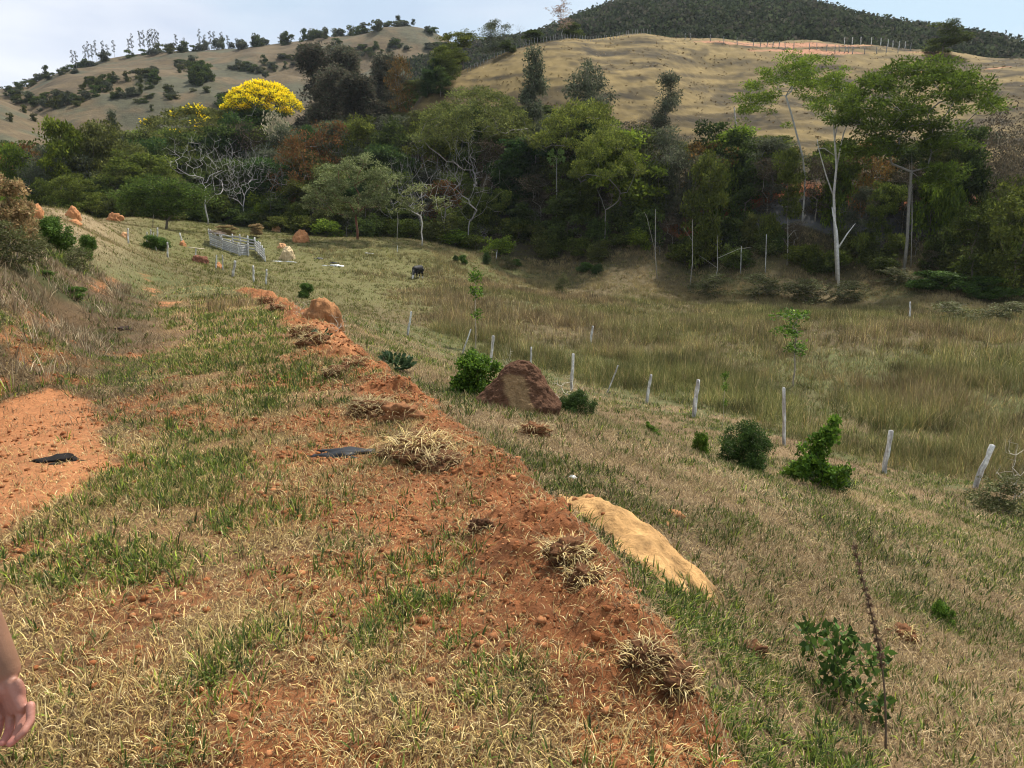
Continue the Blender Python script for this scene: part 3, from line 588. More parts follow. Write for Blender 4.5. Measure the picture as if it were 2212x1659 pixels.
BRI = pal((.13, .18, .02), (.18, .23, .025), (.09, .13, .02)); OLV = pal((.10, .115, .03), (.13, .14, .035), (.08, .09, .03)); GRY = pal((.085, .10, .055), (.11, .125, .07), (.07, .08, .045), (.13, .13, .08))
RUST = pal((.20, .10, .03), (.15, .085, .03), (.11, .09, .03)); BRN = pal((.10, .08, .05), (.13, .10, .06), (.08, .07, .045)); YEL = pal((.95, .78, .02), (.98, .84, .03), (.92, .70, .015)); PALE = pal((.24, .27, .10), (.30, .32, .13), (.18, .21, .075), (.36, .37, .17)); CREAM = pal((.50, .44, .28), (.42, .38, .24), (.3, .3, .18))
BUFF = pal((.48, .32, .15), (.56, .40, .2), (.38, .25, .12), (.30, .26, .10))
PB = (.22, .20, .17); DB = (.15, .12, .09)
PR = {}
def broad(key, pl, h=11, w=9, n_=90, each=34, size=.36, bark=DB, seed=1, name='broadleaf_tree', z0=.12, **kw):
    n_ = int(n_ * .8); each *= 1.5; kw.setdefault('flat', .42); kw.setdefault('upb', .15)
    lob = rand_lobes(w, h * z0, h, 11, .27); PR[key] = tree_proto(name, h, w, in_lobes(lob, n_, .6), straight(h * .35), lambda m, t: cluster(m, t, each, 1.25, size * .95, pl, **kw), bark)
broad('dark1', DK); broad('dark2', DK, 10, 8); broad('mid1', MID, 10, 9); broad('mid2', MID, 12, 8, asp=.45); broad('bright', BRI, 9, 8, 80); broad('olive', OLV, 10, 9, 80, 28)
broad('grey', GRY, 10, 8, 80, 28, .32, bark=PB, asp=.4); broad('rust', RUST, 10, 9, 90, 18, .32, bark=PB); broad('brown', BRN, 10, 9, 90, 12, .28, bark=(.24, .21, .17))
broad('darkb', pal((.03, .06, .016), (.04, .075, .02), (.055, .09, .02)), 10, 9, 100, 40, .38)
for i, pl in enumerate((MID, DK, BRI, OLV)):
    lob = rand_lobes(5, .2, 3.2, 7, .3, .3); PR['shrub%d' % i] = tree_proto('shrub', 3.4, 5.2, in_lobes(lob, 46, .5), straight(.6, n_=3), lambda m, t: cluster(m, t, 30, .7, .26, pl, upb=.35), DB, .012, step=.5)
# leafless and half bare kinds
def bare(key, h=10, w=9, n_=150, bark=(.27, .25, .23), z0=.35, tr=.22, wob=.3, leafc=None, name='bare_tree', tip=.010, **kw):
    lob = rand_lobes(w, h * z0, h, 9, .3); tg = in_lobes(lob, n_, .25); PR[key] = tree_proto(name, h, w, tg, straight(h * tr, .1), leafc, bark, tip, wob=wob, step=.7, **kw)
bare('bare1', n_=260); bare('bare2', 11, 13, 380, z0=.4, wob=.35, bark=(.36, .34, .31)); bare('bare3', 9, 7, 200, bark=(.22, .20, .18)); bare('bareb', 9, 9, 200, bark=(.17, .14, .11), tr=.15, z0=.2, leafc=lambda m, t: cluster(m, t, 4, .7, .22, BRN))
def thin_(key, h, w, pl, n_=60, each=14, size=.3, z0=.15, cr=.8, bark=PB, name='eucalyptus_tree', lr=.22, leafmat=None, **kw):
    lob = rand_lobes(w, h * z0, h, 10, lr, .9); PR[key] = tree_proto(name, h, w, in_lobes(lob, n_, .4), straight(h * .75, .03, 7, .12), lambda m, t: cluster(m, t, each * 1.5, cr, size * 1.15, pl, asp=.38, droop=.7, flat=.9), bark, .018)
thin_('airy1', 15, 6, GRY * .9, 150, 18); thin_('airy2', 12, 10, GRY * .9, 190, 15, lr=.26); thin_('airy3', 13, 8, GRY * .9, 150, 15)
PRC = pal((.10, .085, .055), (.075, .07, .045), (.13, .115, .075), (.07, .085, .05)); thin_('casu', 16, 11, PRC, 170, 34, .42, .05, 1.2, DB, 'casuarina_tree', .26)
def umb(key, h, w, drop, n_, pl, each=26, size=.26, cr=1.0, bark=PB, flowers=None, trunk=None, name='umbrella_tree', tip=.014, th=.8):
    tg = dome(w, h - .4, drop, n_, th)
    def lf(m, t):
        cluster(m, t, each, cr, size, pl, asp=.4, flat=.35)
        if flowers is not None: cluster(m, [q + np.array([0, 0, .35]) for q in t if rng.random() < flowers[1]], flowers[2], cr * .85, .30, flowers[0], asp=.8, flat=.5, vary=.1, upb=.6)
    PR[key] = tree_proto(name, h, w, tg, trunk or straight(h * .33, .05), lf, bark, tip, wob=.25, step=1.0, up=.35)
umb('umb_olive', 18, 18, 6.5, 210, OLV * 1.15, 30, .30, 1.1); umb('umb_green', 13, 12, 4.5, 130, MID * 1.25, 34, .30, 1.1); umb('umb_dark', 11, 14, 4.5, 190, MID, 34, .3, 1.1)
umb('umb_yellow', 17, 15, 4.0, 150, MID, 24, .32, 1.1, flowers=(YEL, .9, 34), name='yellow_flowering_tree')
umb('umb_mixed', 15, 15, 4.0, 150, OLV * 1.1, 30, .32, flowers=(YEL, .12, 8))
# far bush and ridge kinds (cheap)
for i, pl in enumerate((DK * .85, OLV * .8, GRY * .8)):
    lob = rand_lobes(7, .4, 6, 6, .34, .3); PR['far%d' % i] = tree_proto('hillside_bush', 6.4, 7.6, in_lobes(lob, 14, .4), straight(1.2, n_=3), lambda m, t: cluster(m, t, 26, 1.5, .75, pl, asp=.7, flat=.5), DB, .05, step=2)
tg = [np.array([rng.normal() * .5, rng.normal() * .5, z]) + np.array([math.cos(z * 2), math.sin(z * 2), 0]) * (1.3 - abs(z - 10) * .12) for z in np.linspace(6, 15, 15)]
PR['ridge_euc'] = tree_proto('ridge_eucalyptus', 15.5, 4, tg, straight(15, .02, 6), lambda m, t: cluster(m, t, 9, .8, .75, GRY * .55, asp=.6), (.32, .3, .28), .06, step=2)
lob = [(0, 0, 9, 2.2, 2.2, 4.5), (.5, 0, 12, 1.6, 1.6, 3), (-.4, 0, 6, 1.8, 1.8, 2)]
PR['tall_euc'] = tree_proto('ridge_eucalyptus', 15, 5, in_lobes(lob, 34, .3), straight(12, .02), lambda m, t: cluster(m, t, 20, 1.1, .7, DK * .8, asp=.5, droop=.8), (.3, .28, .25), .05, step=1.5)
def plant(key, u, y, vtop=None, width=None, label=None, cat='tree', group=None, name=None, loc=None, h=None, um=None, rz=None, hf=None):
    p = PR[key]
    if loc is None:
        um = u if um is None else um; q = PY(um, (vtop or 400), y); x = q[0] if hf is not None or vtop is None else xat(u, y, max(0., (q[2] - Hs(q[0], y)) * .6)); loc = Vector((x, y, (Hs(x, y) if hf is None else float(hf(np.array([x]), np.array([y]))[0]))))
    if h is None: h = max(1.0, PY(u, vtop, loc[1])[2] - loc[2])
    sz = h / p['h']; sx = sz if width is None else (width * loc[1] / F) / p['w']
    sx = min(max(sx, sz * .3), sz * 2.4)
    e = empty(name or p['name'], (loc[0], loc[1], loc[2] - .05), rng.random() * 6.28 if rz is None else rz); e.scale = (sx, sx, sz)
    tag(e, label, cat, group); link('trunk', p['trunk'], e)
    if 'crown' in p: link('crown', p['crown'], e)
    return e
DESC = {'dark1': 'dense dark green rounded tree', 'dark2': 'compact dark green tree', 'darkb': 'very dark bushy tree', 'mid1': 'mid green broad tree', 'mid2': 'tall leafy mid green tree', 'bright': 'bright yellow green tree', 'olive': 'olive green spreading tree',
        'grey': 'grey green airy tree with pale limbs', 'rust': 'rust brown leaved tree', 'brown': 'half bare brown tree', 'bare1': 'leafless pale grey tree', 'bare2': 'wide leafless grey tree', 'bare3': 'small leafless grey tree', 'bareb': 'dark leafless twiggy tree',
        'shrub0': 'mid green shrub', 'shrub1': 'dark green shrub', 'shrub2': 'bright green shrub', 'shrub3': 'olive shrub', 'umb_green': 'flat topped light green tree', 'umb_olive': 'flat topped olive tree'}
# woodland filling, row by row
CAN = np.array([(-60, 300), (0, 300), (60, 320), (100, 275), (180, 275), (230, 285), (280, 262), (340, 255), (420, 235), (520, 262), (580, 275), (640, 250), (700, 235), (800, 240), (880, 215), (930, 225), (1000, 215), (1130, 225), (1180, 240), (1240, 232), (1300, 240), (1360, 262), (1420, 300), (1480, 285), (1530, 275), (1580, 285), (1640, 290), (1700, 290), (1800, 300), (1900, 300), (2000, 280), (2080, 260), (2150, 235), (2212, 225), (2300, 220)])
EDGE = np.array([(-60, 100), (0, 104), (250, 110), (450, 122), (600, 115), (700, 113), (800, 110), (900, 107), (1200, 103), (1500, 98), (1800, 90), (2212, 80), (2300, 79)])
rows = [(-2.5, 2.3, 'e'), (0, 3.6, 'e'), (3.5, 5.5, 'f'), (7, 8, 'm'), (12, 9.5, 'm'), (18, 10.5, 'm'), (26, 11, 'b'), (38, 11, 'b'), (52, 11, 'l'), (70, 11, 'l'), (90, 11, 'l')]
ntree = 0
for dy, hh, rk in rows:
    u = -50 + rng.random() * 30
    while u < 2270:
        ye = np.interp(u, EDGE[:, 0], EDGE[:, 1]); y = ye + dy + rng.normal() * 1.2; c = np.interp(u, CAN[:, 0], CAN[:, 1])
        wpx = {'e': 62, 'f': 70, 'm': 92, 'b': 98, 'l': 100}[rk] * (.8 + .5 * rng.random()); u += wpx * .72
        if rk == 'l' and u > 905: break
        if rk == 'b' and (u > 1250 or (dy > 30 and u > 905)): break
        if u > 2290: break
        if rk in 'mb' and 1690 < u < 1800 and dy >= 7: continue
        if u > 1380 and dy > 13 and (rng.random() < .5): continue
        x = xat(u, y, hh * .6); zg = Hs(x, y); h = hh * (.8 + .45 * rng.random()) * (1 + .55 * float(sst(1100, 1500, u)) * (rk in 'fm'))
        base = PY(u, 400, y)
        vt_lim = c + rng.random() * 22 + (0 if rk in 'mbl' else 10); ztop_lim = PY(u, vt_lim, y)[2]
        h = min(h, ztop_lim - zg)
        if rk in 'bl' or dy == 18: h = max(h, min((ztop_lim - zg) * .97, 14))
        if h < 2: continue
        if rk == 'e': key = rng.choice(['shrub0', 'shrub1', 'shrub3', 'shrub2', 'bare3', 'brown'], p=[.32, .26, .2, .08, .07, .07])
        elif rk == 'f': key = rng.choice(['shrub0', 'dark2', 'mid1', 'brown', 'bare3', 'grey', 'shrub2'], p=[.2, .2, .2, .12, .1, .1, .08])
        else: key = rng.choice(['dark1', 'dark2', 'darkb', 'mid1', 'mid2', 'bright', 'olive', 'grey', 'rust', 'brown', 'bare1', 'umb_green'], p=[.13, .1, .1, .14, .12, .05, .11, .08, .03, .05, .06, .03])
        if u > 2080 and rk in 'mb' and rng.random() < .6: key = rng.choice(['brown', 'bareb'])
        where = 'left' if u < 600 else ('middle' if u < 1400 else 'right'); dd = {'e': 'at the edge of the field', 'f': 'just inside the woodland edge'}.get(rk, 'in the crowded woodland')
        plant(key, u, y, width=wpx * 1.15, label='%s %s, %s part' % (DESC[key], dd, where), cat='shrub' if 'shrub' in key else 'tree', group='%ss %s, %s part' % (DESC[key], dd, where), loc=(x, y, zg), h=h); ntree += 1
print('woodland trees', ntree)

# ---------------------------------------------------------------- trees that stand out
tree = plant
umb('forked', 20, 15, 5.0, 130, BRI * 1.05, 46, .30, 1.15, bark=(.40, .38, .35), trunk=[(1.9, 0, 0), (1.9, 0, 3), (1.8, 0, 6), (1.2, 0, 8.5), (.3, .1, 11), (-.6, 0, 13.3), (-1.4, .2, 15.4)], tip=.020, th=2.4)
tg = dome(17.5, 23.6, 5, 150, 1.6) + in_lobes([(-3.5, 0, 15, 3.4, 3, 2), (4, 1, 16, 3.5, 3.5, 2.4), (0, 1, 18, 4.5, 4, 1.6), (3.2, -1, 11.5, 2.4, 2.5, 1.5), (-5.5, 1, 18, 2.6, 3, 1.6)], 110, .3)
PR['bigdark'] = tree_proto('spreading_tree', 24, 17.5, tg, [(1, 0, 0), (1, 0, 4), (.8, .1, 8), (.6, 0, 12)], lambda m, t: cluster(m, t, 46, 1.25, .34, pal((.085, .13, .016), (.11, .16, .02), (.13, .185, .022), (.065, .095, .015)), asp=.42, flat=.35), (.24, .22, .19), .020, wob=.3, step=1.1)
lob = [(-3.6, 0, 7.2, 2.7, 2.8, 1.7), (-1.5, 1, 9, 2.7, 2.6, 1.7), (1.4, 0, 9.6, 2.6, 2.6, 1.6), (3.9, .4, 8, 2.2, 2.4, 1.9), (0, -1, 6.4, 3.2, 2.5, 1.5), (3, -1, 5.4, 1.9, 2, 1.3), (-4.6, 0, 5.2, 1.8, 2, 1.3), (-1, 0, 4.2, 2.3, 2, 1.1)]
PR['field'] = tree_proto('spreading_tree', 11.2, 12.4, in_lobes(lob, 150, .7), [(.2, 0, 0), (.2, 0, 1.2), (.1, 0, 2.4)], lambda m, t: cluster(m, t, 34, .75, .27, PALE * .9, asp=.42, flat=.5, upb=.3), (.16, .075, .05), .024, wob=.2)
lob = [(-1.6, 0, 6.6, 1.3, 1.3, 1.2), (.3, 0, 7.8, 1.5, 1.3, 1.0), (1.6, 0, 6.4, 1.2, 1.2, 1.1), (-.6, 0, 5.4, 1.4, 1.2, 1.0), (2.2, 0, 4.9, .9, .9, .6), (-2.6, 0, 5.6, .8, .8, .9)]
PR['white'] = tree_proto('crooked_tree', 9, 6, in_lobes(lob, 46, .4) + [(3.3, 0, 5.6), (-3.2, 0, 4.6), (2.9, .4, 6.4), (-2.6, .2, 7.6), (-1.8, 0, 8.3), (2.1, 0, 8.0)], [(0, 0, 0), (.05, 0, 1.0), (-.05, 0, 1.9)], lambda m, t: cluster(m, t[:46], 15, .6, .25, PALE * .8, asp=.45), (.50, .46, .41), .024, wob=.3, step=.8)
lob = [(-3, 0, 4.2, 2.6, 2.6, 2), (0, 0, 5.4, 3.2, 3, 2), (3, 0, 4.2, 3, 2.6, 1.8), (0, 0, 3, 4, 3, 1.4)]
PR['feather'] = tree_proto('low_spreading_tree', 7.4, 12, in_lobes(lob, 190, .35), [(0, 0, 0), (.1, 0, .6), (.2, 0, 1.2)], lambda m, t: cluster(m, t, 36, 1.0, .26, pal((.07, .115, .02), (.10, .145, .025), (.05, .08, .02)), asp=.4, flat=.45, upb=.2), DB, .02, wob=.25)
tree('field', 765, 98, 334, 205, 'light yellow green spreading tree on reddish stems in the open pasture', rz=0, name='pasture_tree')
tree('white', 910, 97, 384, 105, 'crooked tree with whitish bare limbs standing at the pasture edge', rz=0)
tree('feather', 352, 94, 370, 225, 'low spreading fresh green tree behind the white posts', rz=0)
tree('bare2', 440, 113, 277, 215, 'large leafless grey tree left of the light green pasture tree', name='leafless_tree')
tree('bare2', 520, 119, 300, 150, 'leafless grey tree right beside the largest leafless one', name='leafless_tree')
tree('umb_olive', 1030, 112, 186, 270, 'very wide domed olive tree with grey limbs showing under its crown', rz=1)
tree('umb_mixed', 425, 148, 228, 220, 'flat olive tree with a few yellow blossoms left of the golden tree')
tree('umb_yellow', 570, 152, 180, 160, 'umbrella tree covered in bright golden yellow blossoms')
tree('darkb', 545, 166, 205, 150, 'dark tree directly behind the golden blossoming tree'); tree('darkb', 500, 140, 250, 120, 'dark rounded tree in front of the golden blossoming tree')
PR['cream'] = dict(PR['umb_yellow']); 
broad('creamy', CREAM, 8, 7, 60, 22, .3, bark=PB); tree('creamy', 598, 136, 250, 75, 'small tree with cream white blossom below the golden tree', name='cream_flowering_tree')
tree('bright', 135, 116, 262, 105, 'vivid green tree at the far left of the woodland'); tree('olive', 215, 122, 262, 130, 'dark bronze green tree right of the vivid green one')
tree('airy1', 253, 126, 246, 40, 'narrow dark conical treetop above the left woodland', name='conical_tree')
for k, (u, y, v, w) in enumerate([(690, 176, 100, 130), (755, 182, 108, 120), (825, 176, 118, 110), (715, 165, 150, 120), (865, 168, 160, 80), (785, 162, 165, 130)]):
    tree('casu', u, y, v, w, ['tallest feathery grey brown tree of the dark hillside clump', 'feathery grey brown tree second from the left in the dark clump', 'feathery tree at the right top of the dark hillside clump', 'feathery tree low at the left front of the dark clump', 'narrow feathery tree at the right foot of the dark clump', 'feathery tree low in the middle of the dark clump'][k])
tree('rust', 705, 130, 262, 120, 'rust brown tree below the dark feathery clump', name='rusty_tree'); tree('rust', 645, 124, 296, 100, 'rust brown tree left of the taller rusty one', name='rusty_tree')
tree('rust', 860, 150, 120, 60, 'thin russet treetop at the right of the dark feathery clump', name='rusty_tree')
for k, (u, y, v, w, lb) in enumerate([(850, 112, 325, 110, 'left of the domed olive tree'), (960, 105, 330, 130, 'in front of the domed olive tree'), (1010, 104, 268, 150, 'beneath the domed olive crown'), (580, 119, 345, 110, 'right of the wide leafless tree'), (905, 106, 285, 110, 'at the left end of the domed olive tree')]):
    tree('bare%d' % (1 + 2 * (k % 2)), u, y, v, w, 'leafless grey tree ' + lb, name='leafless_tree')
for u, y, v, w, key, lb in [(1158, 116, 110, 82, 'airy1', 'tall narrow grey green tree against the dry hill, leftmost of three'), (1262, 117, 138, 140, 'airy2', 'wide airy grey green tree against the dry hill'), (1442, 119, 160, 90, 'airy3', 'lone airy grey green tree standing on the dry hill')]:
    tree(key, u, y, v, w, lb)
tree('umb_green', 1255, 108, 212, 190, 'yellow green spreading tree under the wide airy tree', rz=2); tree('bright', 1345, 103, 290, 170, 'lush green tree hung with leaves right of centre'); tree('umb_green', 1310, 100, 275, 150, 'light green flat crown over two pale forked stems')
tree('dark1', 1540, 108, 268, 120, 'dark rounded tree beside the red bank'); tree('mid1', 1530, 97, 330, 110, 'leafy green tree below the dark rounded one')
tree('forked', 1718, 97, 118, 240, 'tall forked tree with pale trunk and flat light green crown', rz=0)
tree('bigdark', 1962, 84, 130, 325, 'largest dark green spreading tree on the right', rz=0)
tree('bareb', 2150, 92, 212, 170, 'brown twiggy leafless tree at the right edge', name='leafless_tree'); tree('bareb', 2070, 96, 290, 140, 'brown twiggy tree right of the big dark tree', name='leafless_tree'); tree('bareb', 2215, 84, 260, 140, 'brown twiggy tree cut by the right edge of the picture', name='leafless_tree')
tree('mid1', 2205, 76, 400, 170, 'mid green tree low at the right edge'); tree('mid2', 2110, 78, 440, 120, 'leafy tree low on the right beside the twiggy ones')
for u, y, v, w, key, lb in [(1000, 160, 68, 88, 'mid2', 'broad airy tree on the ridge left of the dry hill'), (1068, 164, 44, 72, 'grey', 'tall ridge tree with open crown beside the crest fence'), (1098, 160, 88, 40, 'dark1', 'small dark tree at the foot of the tall ridge tree'), (1150, 166, 66, 60, 'dark2', 'dark tree beside the white snag on the ridge'), (1124, 163, 50, 34, 'bare3', 'white leafless snag on the ridge'),
                            (1240, 172, 48, 50, 'dark2', 'dark low tree right of the tall bare crowned ridge tree'), (942, 152, 128, 36, 'darkb', 'round dark treetop at the foot of the dry hill, upper one'), (923, 148, 150, 32, 'darkb', 'small dark tree left of the round dark treetop'), (951, 147, 146, 42, 'dark1', 'small green tree right below the round dark treetop'), (2040, 160, 48, 92, 'dark1', 'solitary dark tree on the right crest of the dry hill'),
                            (965, 152, 96, 70, 'mid1', 'green tree left of the ridge group'), (905, 150, 172, 60, 'olive', 'olive tree in the gully left of the dry hill'), (880, 160, 190, 60, 'dark2', 'dark tree low in the gully')]:
    tree(key, u, y, v, w, lb, name='ridge_tree')
bare('buffcrown', 13, 8, 120, bark=(.34, .31, .28), z0=.4, leafc=lambda m, t: cluster(m, t, 5, .5, .3, pal((.32, .22, .16), (.4, .3, .2)), asp=.5)); tree('buffcrown', 1212, 168, 3, 72, 'tall nearly leafless tree on the crest with sparse buff crown', name='ridge_tree')
# snag, poles, dead saplings -------------------------------------------------
def limb_thing(name, label, cat, pts, rad, br=(), col=(.50, .47, .43), group=None, mat=M_bark, sides=7):
    mb = MB(); o = np.array(pts[0]); mb.tube(np.array(pts) - o, rad, sides, col, jit=.15)
    for bp, brd in br: mb.tube(np.array(bp) - o, brd, 5, col)
    me = mb.mesh(name, mat, True); ob = link(name, me); ob.location = o; return tag(ob, label, cat, group)
def uv3(u, v, y): return np.array(PY(u, v, y))
y = 87; s = [at(1808, y) - Vector((0, 0, .2))] + [uv3(*q) for q in [(1803, 480, y), (1801, 420, y), (1807, 360, y), (1803, 300, y), (1800, 262, y), (1794, 225, y)]]
limb_thing('dead_tree', 'tall pale dead trunk with broken limbs before the big dark tree', 'dead tree', s, [.16, .145, .13, .12, .09, .06, .03],
    [([uv3(1801, 425, y), uv3(1785, 380, y), uv3(1768, 320, y), uv3(1765, 300, y)], [.09, .07, .05, .03]), ([uv3(1803, 300, y), uv3(1811, 262, y)], [.08, .04]), ([uv3(1807, 362, y), uv3(1822, 290, y), uv3(1830, 268, y)], [.1, .07, .03]), ([uv3(1802, 335, y), uv3(1780, 320, y), uv3(1760, 322, y)], [.06, .05, .02])])
y = 84.5; s = [at(1812, y)] + [uv3(*q) for q in [(1809, 540, y), (1807, 500, y), (1800, 465, y), (1797, 447, y)]]
limb_thing('dead_tree', 'broken whitish forked trunk at the field edge under the tall dead one', 'dead tree', s, [.17, .15, .13, .08, .03], [([uv3(1811, 535, y), uv3(1830, 505, y), uv3(1848, 482, y)], [.1, .07, .02])], col=(.62, .60, .56))
for k, (u, vt, y, lean, lb) in enumerate([(1420, 452, 92, -14, 'forked white dead sapling at the woodland edge'), (1490, 474, 90, 18, 'curved dead sapling at the woodland edge'), (1542, 508, 89, 24, 'short bent dead sapling at the woodland edge'), (858, 458, 100, 2, 'thin bare pinkish stem left of the crooked white limbed tree'), (1968, 330, 85, 6, 'tall thin grey trunk under the big dark tree'), (1700, 470, 90, 6, 'thin grey dead stem in front of the dark hollow'), (330 + 0, 420, 98, 5, 'thin bare stem beside the low spreading tree')]):
    b = at(u, y); t = uv3(u + lean * .3, vt, y); m1 = (np.array(b) * .6 + t * .4) + [lean * .012, 0, 0]
    limb_thing('dead_sapling', lb, 'dead sapling', [b - Vector((0, 0, .1)), m1, t], [.055, .04, .012], [[([m1, uv3(u + lean * 1.6, vt + 18, y), uv3(u + lean * 2, vt + 6, y)], [.03, .02, .008])], [([m1 * .5 + t * .5, uv3(u - lean * .8, vt + 16, y)], [.02, .008])], [([m1 * .7 + t * .3, uv3(u + lean * 2.2, vt + 30, y), uv3(u + lean * 3.4, vt + 26, y)], [.03, .02, .008]), ([m1, uv3(u - lean * 1.3, vt + 44, y)], [.02, .008])]][k % 3], col=(.38, .35, .31))
q = uv3(1587, 293, 121); limb_thing('dead_tree', 'broken grey trunk standing at the foot of the dry hill', 'dead tree', [(q[0], q[1], Hs(q[0], q[1])), q + [.1, 0, 1.5], uv3(1586, 232, 121)], [.17, .15, .1], col=(.36, .31, .27))
# papaya like tree
mb = MB(); mb.tube([(0, 0, 0), (.1, 0, 4), (0, 0, 9)], [.09, .07, .06], 7, (.2, .2, .17)); ml = MB()
for k in range(16):
    a = k * 2.4; el = .9 - k * .1; d = np.array([math.cos(a) * math.cos(el), math.sin(a) * math.cos(el), math.sin(el)]); p = np.array([0, 0, 9]) + d * .8; mb.tube([(0, 0, 8.9), p], [.02, .012], 3, (.3, .35, .15))
    for j in range(7): dd = d + rng.normal(size=3) * .5; ml.leaves(p[None], dd[None], .6, np.array([[.13, .19, .05]]), .4)
e = empty('papaya_tree', at(1200, 106)); e.scale = [1, 1, (uv3(1200, 325, 106)[2] - e.location[2]) / 9.8]; tag(e, 'slim palm like papaya tree rising from the middle of the woodland', 'papaya tree'); link('trunk', mb.mesh('trunk', M_bark, True), e); link('crown', ml.mesh('crown', M_leaf), e)
M_far = mat_col('far_leaf', .95, transl=.45, spec=0.)
# ---------------------------------------------------------------- far hills: scrub, ridge trees, woodland
def fhit(hf, u, v, y0, y1):
    dx, dy, dz = ray(u, v); t = np.linspace(y0, y1, 400) / dy; g = hf(dx * t, dy * t); k = np.where(dz * t < g)[0]
    if not len(k): return None
    return Vector((dx * t[k[0]], dy * t[k[0]], float(g[k[0]])))
ncnt = 0
def ridge_y(hf, u, y0, y1):
    ys = np.linspace(y0, y1, 120); xs = (u - CU) / F / CP * ys; g = hf(xs, ys); i = int(np.argmax(g / np.hypot(xs, ys))); return xs[i], ys[i], float(g[i])
for k in range(95):                                             # trees along the skyline of the left hill
    u = 5 + 800 * rng.random() if k < 80 else 800 + 200 * rng.random()
    xx, yy, zz = ridge_y(HLf, u, 300, 560); yy2 = yy - rng.random() * 16; xx = xx * yy2 / yy
    h = (3.0 + 3.2 * rng.random() ** 2) * (1.25 if 480 < u < 700 else 1); zz = float(HLf(np.array([xx]), np.array([yy2]))[0])
    plant('far%d' % (k % 3), u, yy2, label='small dark tree in the row along the skyline of the left hill', group='trees along the skyline of the left hill', loc=(xx, yy2, zz - .4), h=h, width=(16 + 12 * rng.random()), name='skyline_tree')
PATCH = [(205, 187, 38, 16, 16), (150, 213, 60, 14, 16), (437, 168, 24, 14, 9), (400, 140, 40, 18, 12), (318, 163, 24, 12, 8), (285, 203, 30, 9, 7), (120, 225, 45, 14, 14), (240, 170, 22, 7, 4), (560, 150, 40, 14, 8), (620, 130, 50, 22, 12), (520, 145, 30, 10, 5), (375, 205, 24, 12, 5), (250, 205, 16, 8, 4), (30, 205, 28, 5, 7), (700, 120, 50, 20, 12), (800, 108, 60, 16, 16), (860, 100, 40, 6, 5), (670, 105, 30, 8, 5), (940, 98, 22, 12, 8), (990, 108, 20, 14, 6), (60, 215, 30, 6, 8), (330, 190, 60, 30, 8), (470, 200, 60, 20, 7)]
for u0, v0, ru, rv, n_ in PATCH:
    for k in range(int(n_ * 1.45)):
        u = u0 + rng.normal() * ru * .5; v = v0 + rng.normal() * rv * .5 - 2; p = fhit(HLf, u, v + 6, 245, 560)
        if p is None: continue
        big = (u0 == 437); plant('far%d' % (0 if big else rng.integers(3)), u, p.y, label='dark bush scattered on the face of the left hill', cat='bush', group='bushes on the face of the left hill', loc=p - Vector((0, 0, .3)), h=(5.5 if big else 1.4 + 2.6 * rng.random() ** 2), width=(26 if big else 9 + 15 * rng.random()), name='hillside_bush'); ncnt += 1
for u, v in [(50, 243), (75, 262), (135, 262), (100, 240), (20, 262)]:
    p = fhit(HSf, u, v, 205, 400)
    if p is not None: plant('far1', u, p.y, label='lone bush on the low bare spur at the far left', cat='bush', group='bushes on the low spur at the far left', loc=p, h=2.4, width=16, name='hillside_bush')
for u, v in [(236, 108), (243, 110), (262, 97), (268, 90), (283, 87), (298, 88), (307, 96), (320, 87), (356, 73), (373, 67), (380, 65), (388, 73), (392, 63), (397, 63), (403, 64), (408, 67), (444, 74), (459, 82), (490, 63), (500, 75), (512, 67), (519, 68), (534, 69), (546, 76), (563, 82), (350, 84), (276, 96)]:
    xx, yy, zz = ridge_y(HLf, u, 300, 560); zt = PY(u, v, yy)[2]; plant('ridge_euc', u, yy, label='very slender bare stemmed eucalyptus on the left hill skyline', group='slender eucalyptus trees on the left skyline', loc=(xx, yy, zz - .5), h=max(3, zt - zz + .5), width=6, name='slender_eucalyptus')
for u, v, w, lb in [(884, 30, 12, 'larger of two lone eucalyptus trees on the hilltop'), (912, 38, 9, 'smaller of two lone eucalyptus trees on the hilltop')]:
    xx, yy, zz = ridge_y(HLf, u, 300, 560); plant('tall_euc', u, yy, label=lb, loc=(xx, yy, zz - .5), h=PY(u, v, yy)[2] - zz, width=w, name='lone_eucalyptus')
mb = MB(); n_ = 0
for k in range(7000):                                             # woodland that covers the right hill
    th = R(-7) + R(46) * rng.random(); yy = 225 + 215 * rng.random() ** .8; xx = math.tan(th) * yy; P0 = None
    s = 2.6 + 2.6 * rng.random(); m_ = 46; zz = float(HRf(np.array([xx]), np.array([yy]))[0]); d = rng.normal(size=(m_, 3)); d[:, 2] = np.abs(d[:, 2]) * .9 - .15; d /= np.linalg.norm(d, axis=1)[:, None]
    P0 = np.array([xx, yy, zz + .5]) + d * np.array([s, s, s * 1.05]) * (.75 + .3 * rng.random((m_, 1))); D = np.cross(d, rng.normal(size=(m_, 3))) + d * .3
    c = [A3(.04, .052, .026), A3(.05, .062, .03), A3(.062, .066, .042), A3(.034, .042, .024), A3(.066, .062, .046)][rng.integers(5)] * (.7 + .6 * rng.random()); mb.leaves(P0, D, .9 + .8 * rng.random(m_), c * (.8 + .4 * rng.random((m_, 1))), .75)
tag(mb.build('woodland', M_far), kind='stuff')
